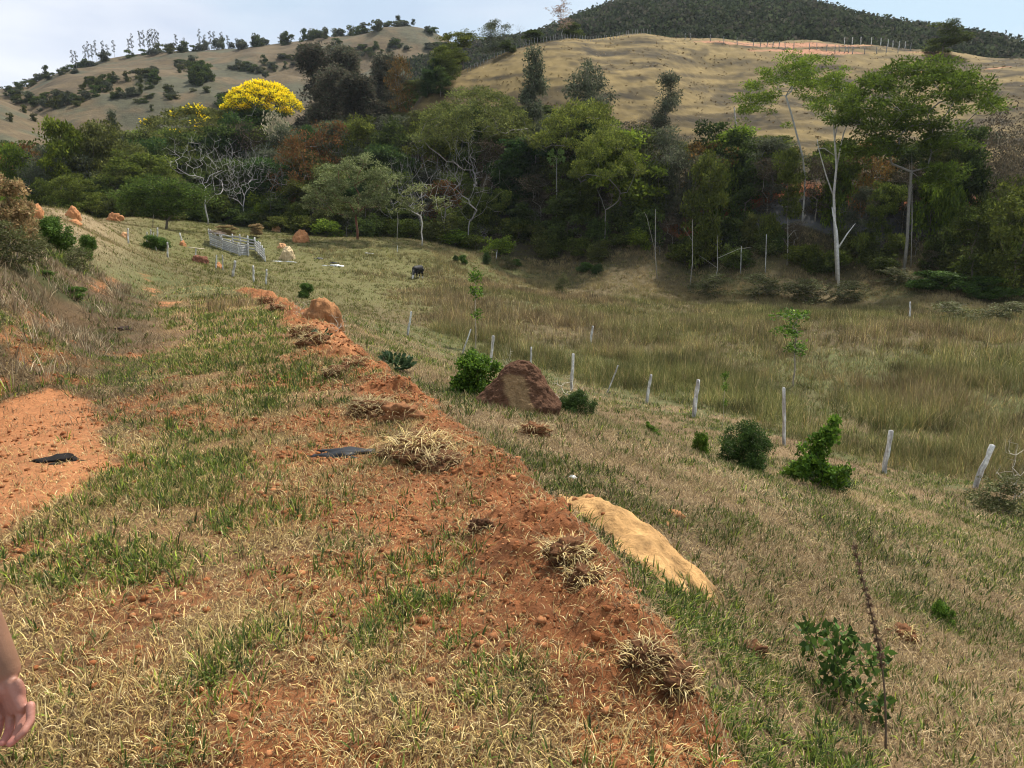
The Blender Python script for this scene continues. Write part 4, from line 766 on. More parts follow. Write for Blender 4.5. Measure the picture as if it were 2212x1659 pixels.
# ---------------------------------------------------------------- fence posts
POSTM = []
for s in range(5):
    mb = MB(); n_ = 9; zz = np.linspace(0, 1, n_); off = np.cumsum(rng.normal(size=(n_, 2)) * .008, 0); mb.tube(np.stack([off[:, 0], off[:, 1], zz], 1), .06 * (1 + .12 * rng.normal(size=n_) * .5) * (1.1 - .15 * zz), 9, (.5, .48, .44), jit=.22)
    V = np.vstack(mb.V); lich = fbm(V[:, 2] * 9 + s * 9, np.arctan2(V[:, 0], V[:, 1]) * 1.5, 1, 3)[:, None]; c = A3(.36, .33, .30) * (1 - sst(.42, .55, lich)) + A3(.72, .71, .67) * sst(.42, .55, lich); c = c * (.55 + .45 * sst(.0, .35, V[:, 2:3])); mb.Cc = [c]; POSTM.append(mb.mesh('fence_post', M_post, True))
POSTD = []
for m_0 in POSTM:
    m_1 = m_0.copy(); c4 = np.empty(len(m_1.vertices) * 4, np.float32); m_1.color_attributes['Col'].data.foreach_get('color', c4); c4 *= .42; m_1.color_attributes['Col'].data.foreach_set('color', c4); POSTD.append(m_1)
def post(ub, vb, ut, vt, label, group=None, thick=1., name='fence_post', y=None, cat='fence post', extra=0.):
    b = hit(ub, vb, 3) if y is None else at(ub, y); t = Vector(PY(ut, vt, b.y + .15 * 0)); d = t - b; o = link(name, POSTM[rng.integers(5)]); o.location = b - d.normalized() * (.12 + extra); L_ = d.length + .12 + extra
    o.rotation_euler = d.to_track_quat('Z', 'X').to_euler(); o.scale = (thick * .9, thick * .9, L_); return tag(o, label, cat, group)
for a in [(880, 727, 887, 673, 'leaning grey post alone left of the big brown mound', .85), (999, 763, 1016, 711, 'thin post leaning far to the right, behind the mound bush', .6), (1059, 802, 1063, 725, 'whitish post rising behind the green mound bush', 1.0), (1147, 803, 1149, 750, 'pale post partly hidden behind the top of the brown mound', .75),
          (1234, 843, 1236, 764, 'straight weathered post just right of the brown mound', .95), (1275, 752, 1281, 704, 'short whitish post out in the tall grass beyond the fence', 1.1), (1311, 850, 1334, 789, 'thin stick like post leaning right, between two straighter posts', .5), (1397, 872, 1407, 809, 'knobbly grey post left of the dark split one', 1.0),
          (1499, 901, 1509, 820, 'thick split grey post above the small green shrub', 1.25), (1693, 963, 1690, 838, 'tall crooked lichen covered post behind the bright bush', .85), (1909, 1025, 1920, 930, 'stout lichen white post right of the bright bush', 1.2), (2105, 1055, 2139, 960, 'mottled post leaning right, nearest the right edge', 1.15)]: post(*a[:5], thick=a[5])
for a in [(278, 526, 277, 493, 'lone dark grey post on the left hillside pasture', .9), (317, 534, 317, 501, 'slim white post left of the green bushes', .8), (325, 520, 325, 496, 'white post just behind the green bushes', 1.0), (330, 520, 332, 502, 'short white stub between the two taller white posts', .5), (340, 528, 341, 492, 'tallest white post above the green bushes', 1.1), (337, 541, 335, 529, 'short pale post in front of the green bushes', .8), (362, 556, 361, 523, 'white post right of the green bushes', 1.0),
          (396, 530, 389, 503, 'bent grey post left of the cattle pen', 1.1), (422, 564, 422, 537, 'white post with a flat board across its top', 1.0), (466, 581, 467, 551, 'slim white topped post beside the small orange mound', .8), (481, 586, 480, 551, 'slim greyish post right of the small orange mound', .7), (502, 598, 507, 563, 'thick gnarled post below the cattle pen', 1.3), (549, 611, 548, 574, 'straight grey post below the pen corner', 1.0), (575, 615, 577, 582, 'greyish post at the start of the earth ridge', .9)]: post(*a[:5], thick=a[5] * 1.15)
b = hit(422, 564); tp = uv3(422, 537, b.y); mb = MB(); mb.box((0, 0, 0), 1.3, .28, .06, None, (.45, .38, .27)); o = mb.build('board', M_post); o.location = Vector(tp) + Vector((.1, 0, .03)); o.rotation_euler = (.05, .12, .2); tag(o, 'weathered flat board resting on top of a white post', 'board')
for a in [(1600, 592, 1602, 532, 'bare pole left of two near the woodland edge', .7), (1653, 588, 1655, 507, 'taller bare pole right of two near the woodland edge', .8), (1965, 688, 1966, 652, 'pale stump in the tall grass at the far right', 1.3), (1072, 560, 1074, 541, 'small white post in the middle of the far field', .9), (858, 545, 858, 531, 'short white stake beside the crooked white limbed tree', .8)]: post(*a[:5], thick=a[5], name='pole' if 'pole' in a[4] else 'fence_post')
def P3x(x): return 1474.5 + x / 3
g1 = 'posts of the wire fence climbing the left shoulder of the dry hill'; g2 = 'posts of the wire fence across the top of the dry hill'; g3 = 'posts of the rear fence on the right crest'
cu = np.array([c[0] for c in crest]); cv_ = np.array([c[1] for c in crest]); cyy = np.array([c[2] for c in crest])
u = 1010.
while u < 1410:
    y = np.interp(u, cu, cyy) - 1.0; x = PY(u, np.interp(u, cu, cv_), y)[0]; z = Hs(x, y); h = .95 + .3 * rng.random(); o = link('fence_post', POSTD[rng.integers(5)]); o.location = (x, y, z - .1); o.scale = (.8, .8, h); o.rotation_euler = (rng.normal() * .05, rng.normal() * .07, 0); tag(o, 'small post in the wire fence climbing the left shoulder of the dry hill', 'fence post', g1); u += 6.2 + 2 * rng.random() - (.9 if u > 1140 else 0)
for x_, v in [(15, 85), (50, 86), (180, 88), (268, 93), (355, 97), (457, 99), (502, 100), (545, 101), (583, 102), (623, 103), (665, 104), (720, 105), (823, 107), (870, 107), (930, 110), (988, 114), (1015, 112), (1050, 113), (1075, 113), (1100, 116), (1180, 116), (1255, 115), (1318, 114), (1395, 114), (1475, 108), (1620, 112), (1738, 107), (1800, 108), (1850, 112), (1930, 114)]:
    p = hit(P3x(x_), v + 1, 100); 
    if p.y > 190: continue
    o = link('fence_post', POSTD[rng.integers(5)]); o.location = p - Vector((0, 0, .1)); o.scale = (1.25, 1.25, 1.3 + .25 * rng.random()); o.rotation_euler = (rng.normal() * .04, rng.normal() * .06, 0); tag(o, 'small dark post in the wire fence across the top of the dry hill', 'fence post', g2)
for x_ in (1050, 1100, 1155, 1222, 1283, 1330, 1363, 1402, 1440):
    u = P3x(x_); y = np.interp(u, cu, cyy) - .5; x = PY(u, np.interp(u, cu, cv_), y)[0]; o = link('fence_post', POSTM[rng.integers(5)]); o.location = (x, y, Hs(x, y) - .1); o.scale = (1.3, 1.3, 1.6); tag(o, 'pale post standing on the skyline of the dry hill, right of the red earth', 'fence post', g3)
for x_ in (378, 437, 487):
    p = at(P3x(x_), 118); o = link('fence_post', POSTM[x_ % 5]); o.location = (p.x, p.y, p.z); o.scale = (1.2, 1.2, 1.4); tag(o, 'dark post above the red bank at the foot of the dry hill', 'fence post', 'posts above the red bank')
# ---------------------------------------------------------------- cattle pen
pen = empty('cattle_pen', at(515, 86)); tag(pen, 'weathered open cattle pen of grey white boards in the pasture', 'cattle pen')
def pp(u, y): return at(u, y) - pen.location
def wall(a, b, n_rails, h=1.55, posts=3, gap_rng=.0, rw=.16, nm='board_panel', keep=1.):
    mb = MB(); d = b - a; L_ = d.length; ang = math.atan2(d.y, d.x)
    for k in range(n_rails):
        if rng.random() > keep: continue
        z = .18 + (h - .25) * k / max(1, n_rails - 1); M = (Matrix.Rotation(ang, 3, 'Z') @ Matrix.Rotation(-math.atan2(d.z, L_) + rng.normal() * .008, 3, 'Y')); c = (a + b) / 2; s = rng.random() * .25 + .6
        mb.box((c.x, c.y - .04, c.z + z), L_ * (.97 + .05 * rng.random()), .035, rw, M, np.array((.62, .60, .57)) * s)
    o = mb.build(nm, M_post, pen)
    for k in range(posts):
        f = k / max(1, posts - 1); c = a.lerp(b, f); q = link('post', POSTM[rng.integers(5)], pen); q.location = c - Vector((0, 0, .15)); q.scale = (1.35, 1.35, h + .3 + .15 * rng.random()); q.rotation_euler = (rng.normal() * .03, rng.normal() * .04, 0)
A_, B_, C_, D_, E_, F_, G_, H_ = pp(455, 85), pp(482, 83.5), pp(518, 81.8), pp(536, 82.4), pp(573, 79.8), pp(553, 86), pp(505, 87.5), pp(456, 88)
wall(A_, B_, 6, 1.3, 3, nm='gate'); wall(B_, C_, 6, 1.1, 3, rw=.17); wall(C_, D_, 6, 1.1, 2, rw=.17); wall(E_, F_, 5, 1.2, 5); wall(F_, G_, 4, 1.25, 4); wall(G_, H_, 3, 1.15, 3); wall(H_, A_, 5, 1.25, 2)
mb = MB()
for k in range(9): mb.box(np.array(A_.lerp(B_, .1 + .1 * k)) + [0, .4, 1.6 + .08 * rng.random()], .25, 2.0, .04, Matrix.Rotation(rng.normal() * .25, 3, 'Z'), (.20, .15, .12))
mb.build('roof', M_post, pen)
# ---------------------------------------------------------------- termite mounds
def mound(name, uv, w, h, label, col, seed, y=None, tall=1., mat=M_rock, group=None, rz=0):
    p = hit(*uv, 3) if y is None else at(uv[0], y); w *= p.length / F; h *= p.length / F * 1.1
    me = lump_mesh(name, seed, mat, 5 if h > .6 else 4, .32, 1, col, .14); p = hit(*uv, 3) if y is None else at(uv[0], y); o = link(name, me); o.location = p + Vector((0, 0, -.12 * h)); o.scale = (w / 2, w / 2, h); o.rotation_euler = (0, 0, rz); return tag(o, label, 'termite mound', group)
# the big one: a leaning cone with a patch of bare pale earth
import bmesh
from mathutils import noise
bm = bmesh.new(); bmesh.ops.create_icosphere(bm, subdivisions=6, radius=1)
for v in bm.verts:
    z = max(v.co.z, -.2); f = max(0, 1 - (z if z > 0 else 0)); q = math.hypot(v.co.x, v.co.y) + 1e-6; prof = (.22 * math.sqrt(max(0, 1 - max(z, 0) ** 6)) + .26 * math.sqrt(f) + .52 * f ** 1.3); ux, uy = v.co.x / q, v.co.y / q
    s = min(1, q * 1.6) if z > .7 else 1; rr = prof * (q / math.sqrt(max(1e-6, 1 - min(.999, v.co.z ** 2))) if True else 1)
    p = Vector((ux * rr * (1.12 if ux > 0 else 1.0), uy * rr * .9, z * 1.32)); p.x += -.10 * (1 - z) + .02; n_ = noise.noise(p * 2.2) * .03 + noise.noise(p * 6) * .04 + noise.noise(p * 15) * .03 + noise.noise(p * 30) * .016
    v.co = p + Vector((ux, uy, .3)) * n_
me = bpy.data.meshes.new('termite_mound'); bm.to_mesh(me); bm.free(); V, _ = mesh_arr(me) if False else (np.array([v.co[:] for v in me.vertices]), None)
g = fbm(V[:, 0] + V[:, 2] * .4, V[:, 2], .35, 4, 3.); band = np.exp(-((V[:, 0] + .12 + (.62 - V[:, 2]) * -.30 ) / .27) ** 2) * sst(1.05, .75, V[:, 2]) * (V[:, 1] < .2); m_ = sst(.42, .54, g * .6 + band * .42 + .0)[:, None] * sst(.1, .4, band)[:, None]
c = A3(.16, .078, .042) * (.75 + .5 * fbm(V[:, 0], V[:, 2], .12, 3)[:, None]); c = c * (1 - m_) + A3(.40, .25, .12) * m_; a = me.color_attributes.new('Col', 'FLOAT_COLOR', 'POINT'); c4 = np.ones((len(V), 4), np.float32); c4[:, :3] = c; a.data.foreach_set('color', c4.ravel())
me.materials.append(mat_col('mound_soil', .97, bump=.06, bscale=16, nscale=7, namp=.35, ns2=26, na2=.35)); me.polygons.foreach_set('use_smooth', np.ones(len(me.polygons), bool))
p = hit(1122, 895, 3); o = link('termite_mound', me); o.location = p + Vector((0, .45, .02)); k_ = (uv3(1115, 781, p.y + .5)[2] - p.z) / 1.34; o.scale = (k_ * 1.3, k_ * 1.0, k_ * 1.03); o.rotation_euler = (0, R(3), 0); tag(o, 'tall brown cone shaped termite mound beside the leafy bush', 'termite mound'); MP = p
mound('termite_mound', (697, 692), 76, 50, 'rounded orange termite mound beside the earth ridge', (.36, .17, .07), 3)
for k, (u, v, w, h, lb, c) in enumerate([(70, 466, 38, 26, 'orange mound beside the buff flowered bush', 0), (159, 472, 26, 20, 'orange mound on the left pasture skyline', 0), (161, 484, 22, 8, 'low orange mound below the skyline mound at the left', 0), (250, 477, 26, 14, 'orange mound farther right on the left pasture skyline', 0), (269, 513, 16, 11, 'pale orange mound left of the lone grey post', 1), (596, 500, 18, 15, 'small orange dome behind the cattle pen', 1), (652, 523, 34, 22, 'ragged orange mound right of the cattle pen', 0), (725, 505, 18, 10, 'small orange dome left of the pasture tree', 1), (610, 536, 18, 10, 'low orange mound right of the pen corner', 1), (622, 560, 30, 24, 'pale tan mound beside the white litter', 2), (432, 569, 32, 16, 'dark red earth heap at the foot of a white post', 3), (473, 581, 17, 12, 'small orange mound between two slim posts', 0), (395, 531, 14, 10, 'little orange mound beside the bent post', 0)]):
    mound('termite_mound', (u, v), w, h, lb, [(.42, .19, .08), (.50, .27, .13), (.50, .38, .22), (.17, .07, .04)][c], k + 5, mat=M_clod)
# ---------------------------------------------------------------- bushes and plants
def bushp(key, h, w, lobes, n_, each, cr, size, pl, bark=DB, mat=M_leafplain, wob=.06, step=.2, asp=.5, tip=.004, base=None, z0=.1, name='bush', **kw):
    lob = lobes or rand_lobes(w, h * z0, h, 8, .28, .4); PR[key] = tree_proto(name, h, w, in_lobes(lob, n_, .4), base or [(0, 0, 0), (.02, 0, h * .12)], (lambda m, t: cluster(m, t, each, cr, size, pl, asp=asp, flat=.8, **kw)) if pl is not None else None, bark, tip, leafmat=mat, wob=wob, step=step)
LM = pal((.09, .17, .02), (.12, .21, .025), (.06, .12, .018), (.17, .27, .03)); LD = pal((.05, .09, .02), (.04, .07, .018), (.07, .11, .025))
bushp('b_mound', 1.15, 1.5, None, 150, 22, .14, .075, LM * .85, asp=.6); bushp('b_dark', 1.0, 1.5, None, 200, 34, .13, .045, LD); bushp('b_lime', 1.5, 1.3, [(-.2, 0, 1.3, .15, .15, .2), (-.12, 0, 1.0, .24, .2, .2), (.15, 0, .95, .16, .16, .16), (.2, 0, .7, .34, .3, .2), (.42, 0, .42, .36, .35, .18), (-.42, 0, .4, .28, .3, .22), (.68, 0, .25, .22, .25, .12), (-.1, 0, .4, .3, .3, .3)], 105, 15, .10, .078, LM, asp=.65, z0=0)
bushp('b_buff', 3.0, 2.3, [(-.5, 0, 2.5, .5, .5, .35), (.35, 0, 2.65, .55, .5, .3), (.9, 0, 2.05, .35, .4, .3), (-.2, 0, 1.7, .7, .6, .4), (.4, 0, 1.1, .6, .6, .4), (-.5, 0, .9, .5, .5, .4)], 130, 26, .22, .11, BUFF * .8, bark=(.24, .20, .15), step=.4, wob=.12, tip=.007)
bushp('b_greygreen', 2.2, 2.4, None, 110, 16, .2, .09, pal((.11, .12, .04), (.13, .12, .055), (.08, .09, .03)), bark=(.3, .27, .22), step=.35)
bushp('b_green', 1.7, 2.2, None, 140, 30, .2, .10, pal((.08, .14, .025), (.11, .18, .03), (.055, .10, .02)), step=.3, tip=.006)
bushp('b_twigs', 1.3, 1.3, None, 70, 0, .1, .1, None, bark=(.52, .47, .38), wob=.10, tip=.005)
def bush(key, u, vb, vt, wpx, label, cat='bush', name='bush', y=None, group=None):
    p = hit(u, vb, 3) if y is None else at(u, y); return plant(key, u, p.y, width=wpx, label=label, cat=cat, group=group, loc=p, h=max(.15, uv3(u, vt, p.y)[2] - p.z), name=name)
bush('b_mound', 1037, 853, 756, 122, 'leafy green bush leaning against the tall brown mound')
bush('b_dark', 1238, 895, 838, 95, 'dull grey green shrub at the right foot of the tall brown mound'); bush('b_twigs', 1222, 880, 800, 110, 'pale leafless twiggy shrub right of the tall brown mound', name='dry_shrub'); bush('b_twigs', 1100, 812, 742, 40, 'thin dry stem leaning out of the leafy mound bush', name='dry_shrub')
bush('b_dark', 1602, 1016, 912, 130, 'dark green fine leaved bush left of the bright one'); bush('b_lime', 1768, 1056, 884, 128, 'bright green leafy bush in front of the crooked post'); bush('b_mound', 1512, 985, 928, 40, 'small bright green bush at the left of the dark one')
bush('b_dark', 1790, 1060, 1000, 120, 'low dark undergrowth round the foot of the bright bush')
bush('b_greygreen', 2165, 1110, 1020, 150, 'low dull green brush around the leaning mottled post'); bush('b_twigs', 2190, 1080, 930, 120, 'dark twiggy bush at the right edge by the last post', name='dry_shrub')
bush('b_buff', 28, 575, 375, 115, 'tall bush topped with buff dried flowers at the left edge', y=17); bush('b_buff', 70, 560, 425, 60, 'smaller buff flowered bush right beside the tallest one', y=19); bush('b_greygreen', 20, 590, 470, 130, 'grey green scrub under the buff flowered bush', y=15.5); bush('b_greygreen', 60, 560, 480, 110, 'dull leafy scrub on the left bank', y=18)
bush('b_green', 118, 545, 466, 92, 'bushy green shrub on the left bank', y=24); bush('b_twigs', 162, 560, 492, 60, 'whitish leafless shrub between two green bushes on the left bank', name='dry_shrub', y=26); bush('b_green', 192, 548, 506, 46, 'round dark green bush on the left slope', y=32); bush('b_greygreen', 165, 590, 530, 90, 'grey brown scrub below the whitish shrub', y=23)
bush('b_green', 95, 620, 580, 110, 'low bright green weeds on the left bank', y=16.5); bush('b_green', 300 / 3 + 60, 650, 615, 90, 'low green weeds in the grey bank grass', y=17)
bush('b_green', 330, 540, 507, 44, 'green bush growing among the white posts, left one', name='bush'); bush('b_green', 352, 542, 512, 34, 'green bush growing among the white posts, right one')
bush('b_green', 662, 645, 610, 38, 'small fresh green bush beside the rounded orange mound'); bush('b_twigs', 655, 680, 640, 60, 'grey leafless scrub left of the rounded orange mound', name='dry_shrub'); bush('b_twigs', 725, 715, 665, 60, 'grey leafless scrub right of the rounded orange mound', name='dry_shrub')
for k, (u, v, w, h_, key, lb) in enumerate([(1265, 588, 40, 22, 'b_green', 'dark green shrub in the far middle field'), (1290, 590, 30, 20, 'b_dark', 'dark shrub right beside another in the far middle field'), (1000, 570, 22, 20, 'b_green', 'small shrub in the far field right of the crooked tree'), (1050, 570, 20, 26, 'b_dark', 'narrow dark shrub in the far field'), (1095, 580, 34, 30, 'b_greygreen', 'grey green tuft shrub in the far field'), (1115, 575, 24, 16, 'b_green', 'bright little shrub in the far field'), (1215, 640, 30, 50, 'b_greygreen', 'spindly shrub in the middle of the brown grass'), (985, 565, 14, 14, 'b_dark', 'tiny dark shrub near the crooked tree'), (1640, 640, 120, 50, 'b_greygreen', 'brown green thicket in the tall grass'), (1740, 655, 130, 55, 'b_greygreen', 'broad olive thicket left of the twiggy sapling'), (1540, 640, 110, 50, 'b_greygreen', 'olive thicket at the far side of the tall grass'), (1830, 650, 110, 45, 'b_greygreen', 'dull thicket right of the bare poles'), (2020, 625, 150, 40, 'b_green', 'leafy green thicket at the right field edge'), (2120, 640, 160, 45, 'b_green', 'wide green thicket at the far right field edge'), (1930, 612, 110, 36, 'b_greygreen', 'pale thicket with dry stems at the right field edge'), (2180, 700, 120, 50, 'b_greygreen', 'brown thicket near the right edge'), (2050, 700, 120, 50, 'b_greygreen', 'brown thicket in the right tall grass'), (488, 512, 44, 27, 'b_buff', 'orange tinged shrub inside the cattle pen'), (555, 512, 44, 30, 'b_buff', 'orange tinged shrub behind the cattle pen'), (545, 527, 26, 14, 'b_green', 'leafy plant on the pen boards')]):
    bush(key, u, v, v - h_, w, lb, 'shrub', 'shrub')
bushp('b_weed', .4, .7, None, 60, 4, .06, .05, pal((.06, .11, .02), (.045, .08, .02), (.09, .15, .03)), bark=(.09, .07, .05), tip=.0018, step=.06, wob=.03, asp=.55)
# saplings
def sapling(key, h, crown, pl, n_, **kw):
    tg = in_lobes(crown, n_, .3); PR[key] = tree_proto('sapling', h, 1.3, tg, [(0, 0, 0), (.05, 0, h * .25), (-.02, .02, h * .5), (.03, 0, h * .72)], lambda m, t: cluster(m, t, 5, .16, .12, pl, asp=.45, flat=1, upb=.5), (.33, .28, .22), .006, leafmat=M_leafplain, wob=.08, step=.25)
sapling('s1', 3.5, [(0, 0, 3.2, .35, .35, .3), (.1, 0, 2.6, .35, .3, .25), (.2, 0, 1.6, .3, .3, .2)], LM, 46); sapling('s2', 3.1, [(-.1, 0, 2.9, .75, .6, .15), (-.3, 0, 2.3, .5, .5, .3), (0, 0, 1.5, .4, .4, .35)], LM, 70)
bush('s1', 1027, 757, 584, 60, 'thin sapling with a leafy tuft on top in the brown grass', 'sapling', 'sapling'); bush('s2', 1711, 835, 668, 85, 'spindly sapling with lime shoot tips in the tall grass', 'sapling', 'sapling')
bush('s1', 1560, 925, 800, 30, 'very thin dark weed stem right of the split post', 'sapling', 'sapling')
# broad lobed plant above the ridge
def leafy(name, u, vb, n_, L_, w, col, label, cat, el=(.3, 1.1), z=0):
    p = hit(u, vb, 2); e = empty(name, p); tag(e, label, cat); mb = MB()
    for k in range(n_):
        a = k * 2.4 + rng.random(); ee = el[0] + (el[1] - el[0]) * rng.random(); d = np.array([math.cos(a) * math.cos(ee), math.sin(a) * math.cos(ee), math.sin(ee)]); st = d * L_ * .45; m1 = MB(); m1.tube([(0, 0, 0), st * .6 + [0, 0, .01], st], [.006, .004, .003], 4, (.12, .14, .05)); m1.build('stem', M_bark, e)
        lf = MB()
        for j in np.linspace(.2, 1, 7):
            for sg in (-1, 1): sd = np.cross(d, [0, 0, 1]) * sg + d * .7; lf.leaves((st * .5 + d * L_ * .5 * j)[None], sd[None], w * (1.1 - .6 * abs(j - .45)), (np.array(col) * (.8 + .4 * rng.random()))[None], .5)
        lf.build('leaf', M_leafplain, e)
    return e
leafy('broadleaf_weed', 855, 803, 13, .34, .11, (.05, .085, .035), 'dark lobed leaved weed on the slope above the earth ridge', 'weed'); leafy('broadleaf_weed', 695, 735, 7, .24, .07, (.045, .08, .035), 'small dark weed growing on the far part of the earth ridge', 'weed')
bush('b_weed', 1800, 1500, 1330, 250, 'sprawling green weed low in the right foreground', 'weed', 'weed'); bush('b_mound', 2035, 1345, 1290, 60, 'little glossy green weed beside a torn sod', 'weed', 'weed'); bush('b_lime', 1405, 940, 905, 40, 'small weed on the grass slope below the fence', 'weed', 'weed')
# dried stalk with seed whorls
b = hit(1913, 1629, 1.5); t = uv3(1856, 1172, b.y + .2); mb = MB(); P = np.array([np.array(b) + (t - np.array(b)) * f + [.03 * math.sin(f * 4), 0, 0] for f in np.linspace(0, 1, 14)]) - np.array(b); mb.tube(P, np.linspace(.005, .002, 14), 5, (.13, .09, .06))
e = empty('dry_stalk', b); tag(e, 'tall dried weed stalk with brown seed whorls in the right foreground', 'dried weed'); mb.build('stem', M_bark, e); sb = MB()
for f in np.linspace(.42, .98, 15):
    c = np.array([np.interp(f * 13, range(14), P[:, k]) for k in range(3)]); d = rng.normal(size=(22, 3)); d[:, 2] *= .6; sb.leaves(np.repeat(c[None], 22, 0), d, .022 - .010 * f + .004, np.tile([[.16, .10, .06]], (22, 1)) * (.7 + .6 * rng.random((22, 1))), .5)
sb.build('seed_whorls', M_blade, e)
# ---------------------------------------------------------------- torn sods and straw on the earth ridge
def sod(u, v, size, label, straw=220, dark=1., pale=.6, lay=.5):
    p = hit(u, v, 1.5); size = size * (.8 if math.hypot(*p[:2]) < 7.5 else .55); e = empty('uprooted_sod', p + Vector((0, 0, size * .05))); tag(e, label, 'sod'); me = lump_mesh('root_ball', rng.random() * 50, M_clod, 5, .6, .7, (.17 * dark, .075 * dark, .032 * dark), .4); r_ = link('root_ball', me, e); r_.scale = (size * .44, size * .36, min(size, .5) * .36)
    B = Blades(); n_ = int(straw * .75); a = rng.random(n_) * 6.283; q = rng.random(n_) ** .5 * size * .5; x = np.cos(a) * q; y = np.sin(a) * q; z = min(size, .5) * .30 * np.sqrt(np.maximum(0, 1 - (q / size / .52) ** 2)) - .02
    c = pick(STRAW, n_, [.3, .3, .2, .1, .1]) * pale + pick(BROWN, n_) * (1 - pale); B.add(x, y, min(size, .5) * (.12 + .5 * rng.random(n_) ** 1.5), np.full(n_, .0035 + .0012 * math.hypot(*p[:2]) * .6), math.pi / 2 - a + rng.normal(size=n_) * 1.5, max(lay, .8) + .4 + .7 * rng.random(n_), c, z=z, zmin=False)
    o = B.build('dry_blades'); o.parent = e; B2 = Blades(); n_ = straw // 2; a = rng.random(n_) * 6.283; B2.add(np.cos(a) * size * .25, np.sin(a) * size * .25, size * (.12 + .25 * rng.random(n_)), np.full(n_, .0025), math.pi / 2 - a, 1.5 + 1.0 * rng.random(n_), pick(BROWN, n_) * .9, z=np.full(n_, 0.), zmin=False); o = B2.build('roots'); o.parent = e
    return e
for a in [(905, 985, .62, 'largest uprooted sod with pale straw on the earth ridge', 520, 1, 1.0, .95), (960, 1010, .42, 'dark rooty underside of sod right of the largest straw sod', 260, .8, .5, .8), (1040, 1140, .17, 'small dark sod on the bare red ridge', 120, .6, .25, .4), (1225, 1200, .27, 'rooty sod with straw at the left of the tan mound', 360, 1, .8, .5), (1265, 1250, .22, 'straw covered sod just below the rooty one', 300, 1, .9, .6),
          (735, 812, .62, 'dark lumpy sod on the middle of the ridge', 260, .8, .35, .5), (800, 895, .5, 'greyish grassy sod at the left foot of the ridge', 420, .9, .35, .5), (680, 745, .9, 'brown sod heap on the far part of the ridge', 300, .9, .5, .6), (655, 722, .8, 'straw coloured sod heap farther along the ridge', 260, 1, .6, .6), (1150, 938, .38, 'round red brown sod alone on the grass slope', 160, 1.2, .4, .9), (600, 672, .9, 'dark sod at the far end of the ridge', 160, .8, .3, .8), (575, 655, 1.0, 'farthest red sod where the ridge begins', 120, 1.2, .3, .8), (1945, 1375, .24, 'torn sod with reddish roots in the right foreground', 200, 1.2, .8, .7), (1395, 1420, .22, 'rooty brown sod near the bottom of the ridge', 260, .9, .8, .8), (1460, 1470, .2, 'broken sod with pale blades beside the ridge foot', 260, 1, .9, .8), (1620, 1410, .2, 'dark torn sod right of the ridge foot', 160, .9, .5, .6), (865, 905, .5, 'red crumbly sod on the crest of the ridge', 120, 1.6, .5, .8), (770, 790, .6, 'reddish sod before the dark lumpy one', 160, 1.3, .5, .8)]: sod(*a[:4], straw=a[4], dark=a[5], pale=a[6], lay=a[7])
# dung, cloth, litter
def pat(name, u, v, w, d, h, col, label, cat, seed=1, pieces=3, mat=None):
    p = hit(u, v, 2); mb = MB()
    for k in range(pieces):
        V, Fc = mesh_arr(lump_mesh('t', seed + k * 3.3, M_clod, 3, .8, 1)); sc = np.array([w, d, h]) * (1 if k == 0 else .18 + .3 * rng.random()) * .5; off = np.array([0, 0, 0]) if k == 0 else np.array([rng.normal() * w * .4, rng.normal() * d * .4, 0]); W_ = V * sc + off; W_[:, 2] += np.array([gz(W_[:, 0] + p.x, W_[:, 1] + p.y)])[0] - p.z; mb.add(W_, None, Fc, col)
    o = mb.build(name, mat or M_clod); o.location = p; return tag(o, label, cat)
pat('cow_dung', 132, 993, .26, .20, .07, (.012, .01, .009), 'black patch of trampled dung on the bare red track', 'dung', 2, 9); pat('cow_dung', 238, 772, .22, .16, .05, (.012, .01, .009), 'small black dung pat at the far edge of the track', 'dung', 5, 2); pat('cow_dung', 267, 711, .3, .2, .08, (.04, .025, .02), 'dark clump by the grey grass left of the track', 'dung', 7, 2); pat('cow_dung', 476, 637, .5, .35, .07, (.012, .01, .01), 'distant black dung pat on the grassy road', 'dung', 8, 1)
M_cloth = mat_col('black_cloth', .55, spec=.4)
pat('black_cloth', 738, 977, .40, .17, .06, (.006, .006, .008), 'piece of black cloth lying in the grass left of the straw sod', 'cloth', 9, 4, M_cloth)
M_white = mat_col('white_plastic', .5, spec=.5)
for a in [(600, 565, 1.2, .3, .12, (.75, .76, .78), 'flat strip of white litter left of the pale tan mound'), (630, 566, 1.0, .4, .15, (.6, .6, .6), 'greyish white litter at the foot of the pale tan mound'), (727, 575, 1.3, .35, .25, (.8, .81, .84), 'white sack lying in the pasture beside black scraps'), (797, 548, .9, .3, .2, (.5, .48, .45), 'pale litter under the pasture tree'), (1237, 1032, .05, .03, .03, (.7, .7, .66), 'tiny white scrap on the slope right of the ridge')]: pat('litter', a[0], a[1], a[2], a[3], a[4], a[5], a[6], 'litter', a[0] % 9, 3, M_white)
pat('black_scrap', 722, 569, 1.0, .4, .3, (.015, .015, .017), 'black scraps lying behind the white sack', 'scrap', 3, 3, M_cloth); pat('black_scrap', 690, 560, .7, .4, .3, (.03, .03, .03), 'small dark scrap left of the white sack', 'scrap', 4, 3, M_cloth)
# loose stones by the tan mound
for k, (u, v, w, lb) in enumerate([(1457, 1116, .14, 'orange earth clod right of the tan mound'), (1437, 1133, .07, 'small orange clod just below the larger one'), (1275, 1073, .05, 'tiny orange clod above the tan mound'), (1385, 1103, .06, 'small reddish clod between mound and larger clod'), (1243, 1078, .04, 'tiny orange clod at the left tip of the tan mound')]):
    p = hit(u, v, 2); o = link('earth_clod', lump_mesh('earth_clod', k + 31, M_clod, 3, .4, .6, (.48, .22, .09), .2)); o.location = p; o.scale = (w / 2,) * 3; tag(o, lb, 'clod')
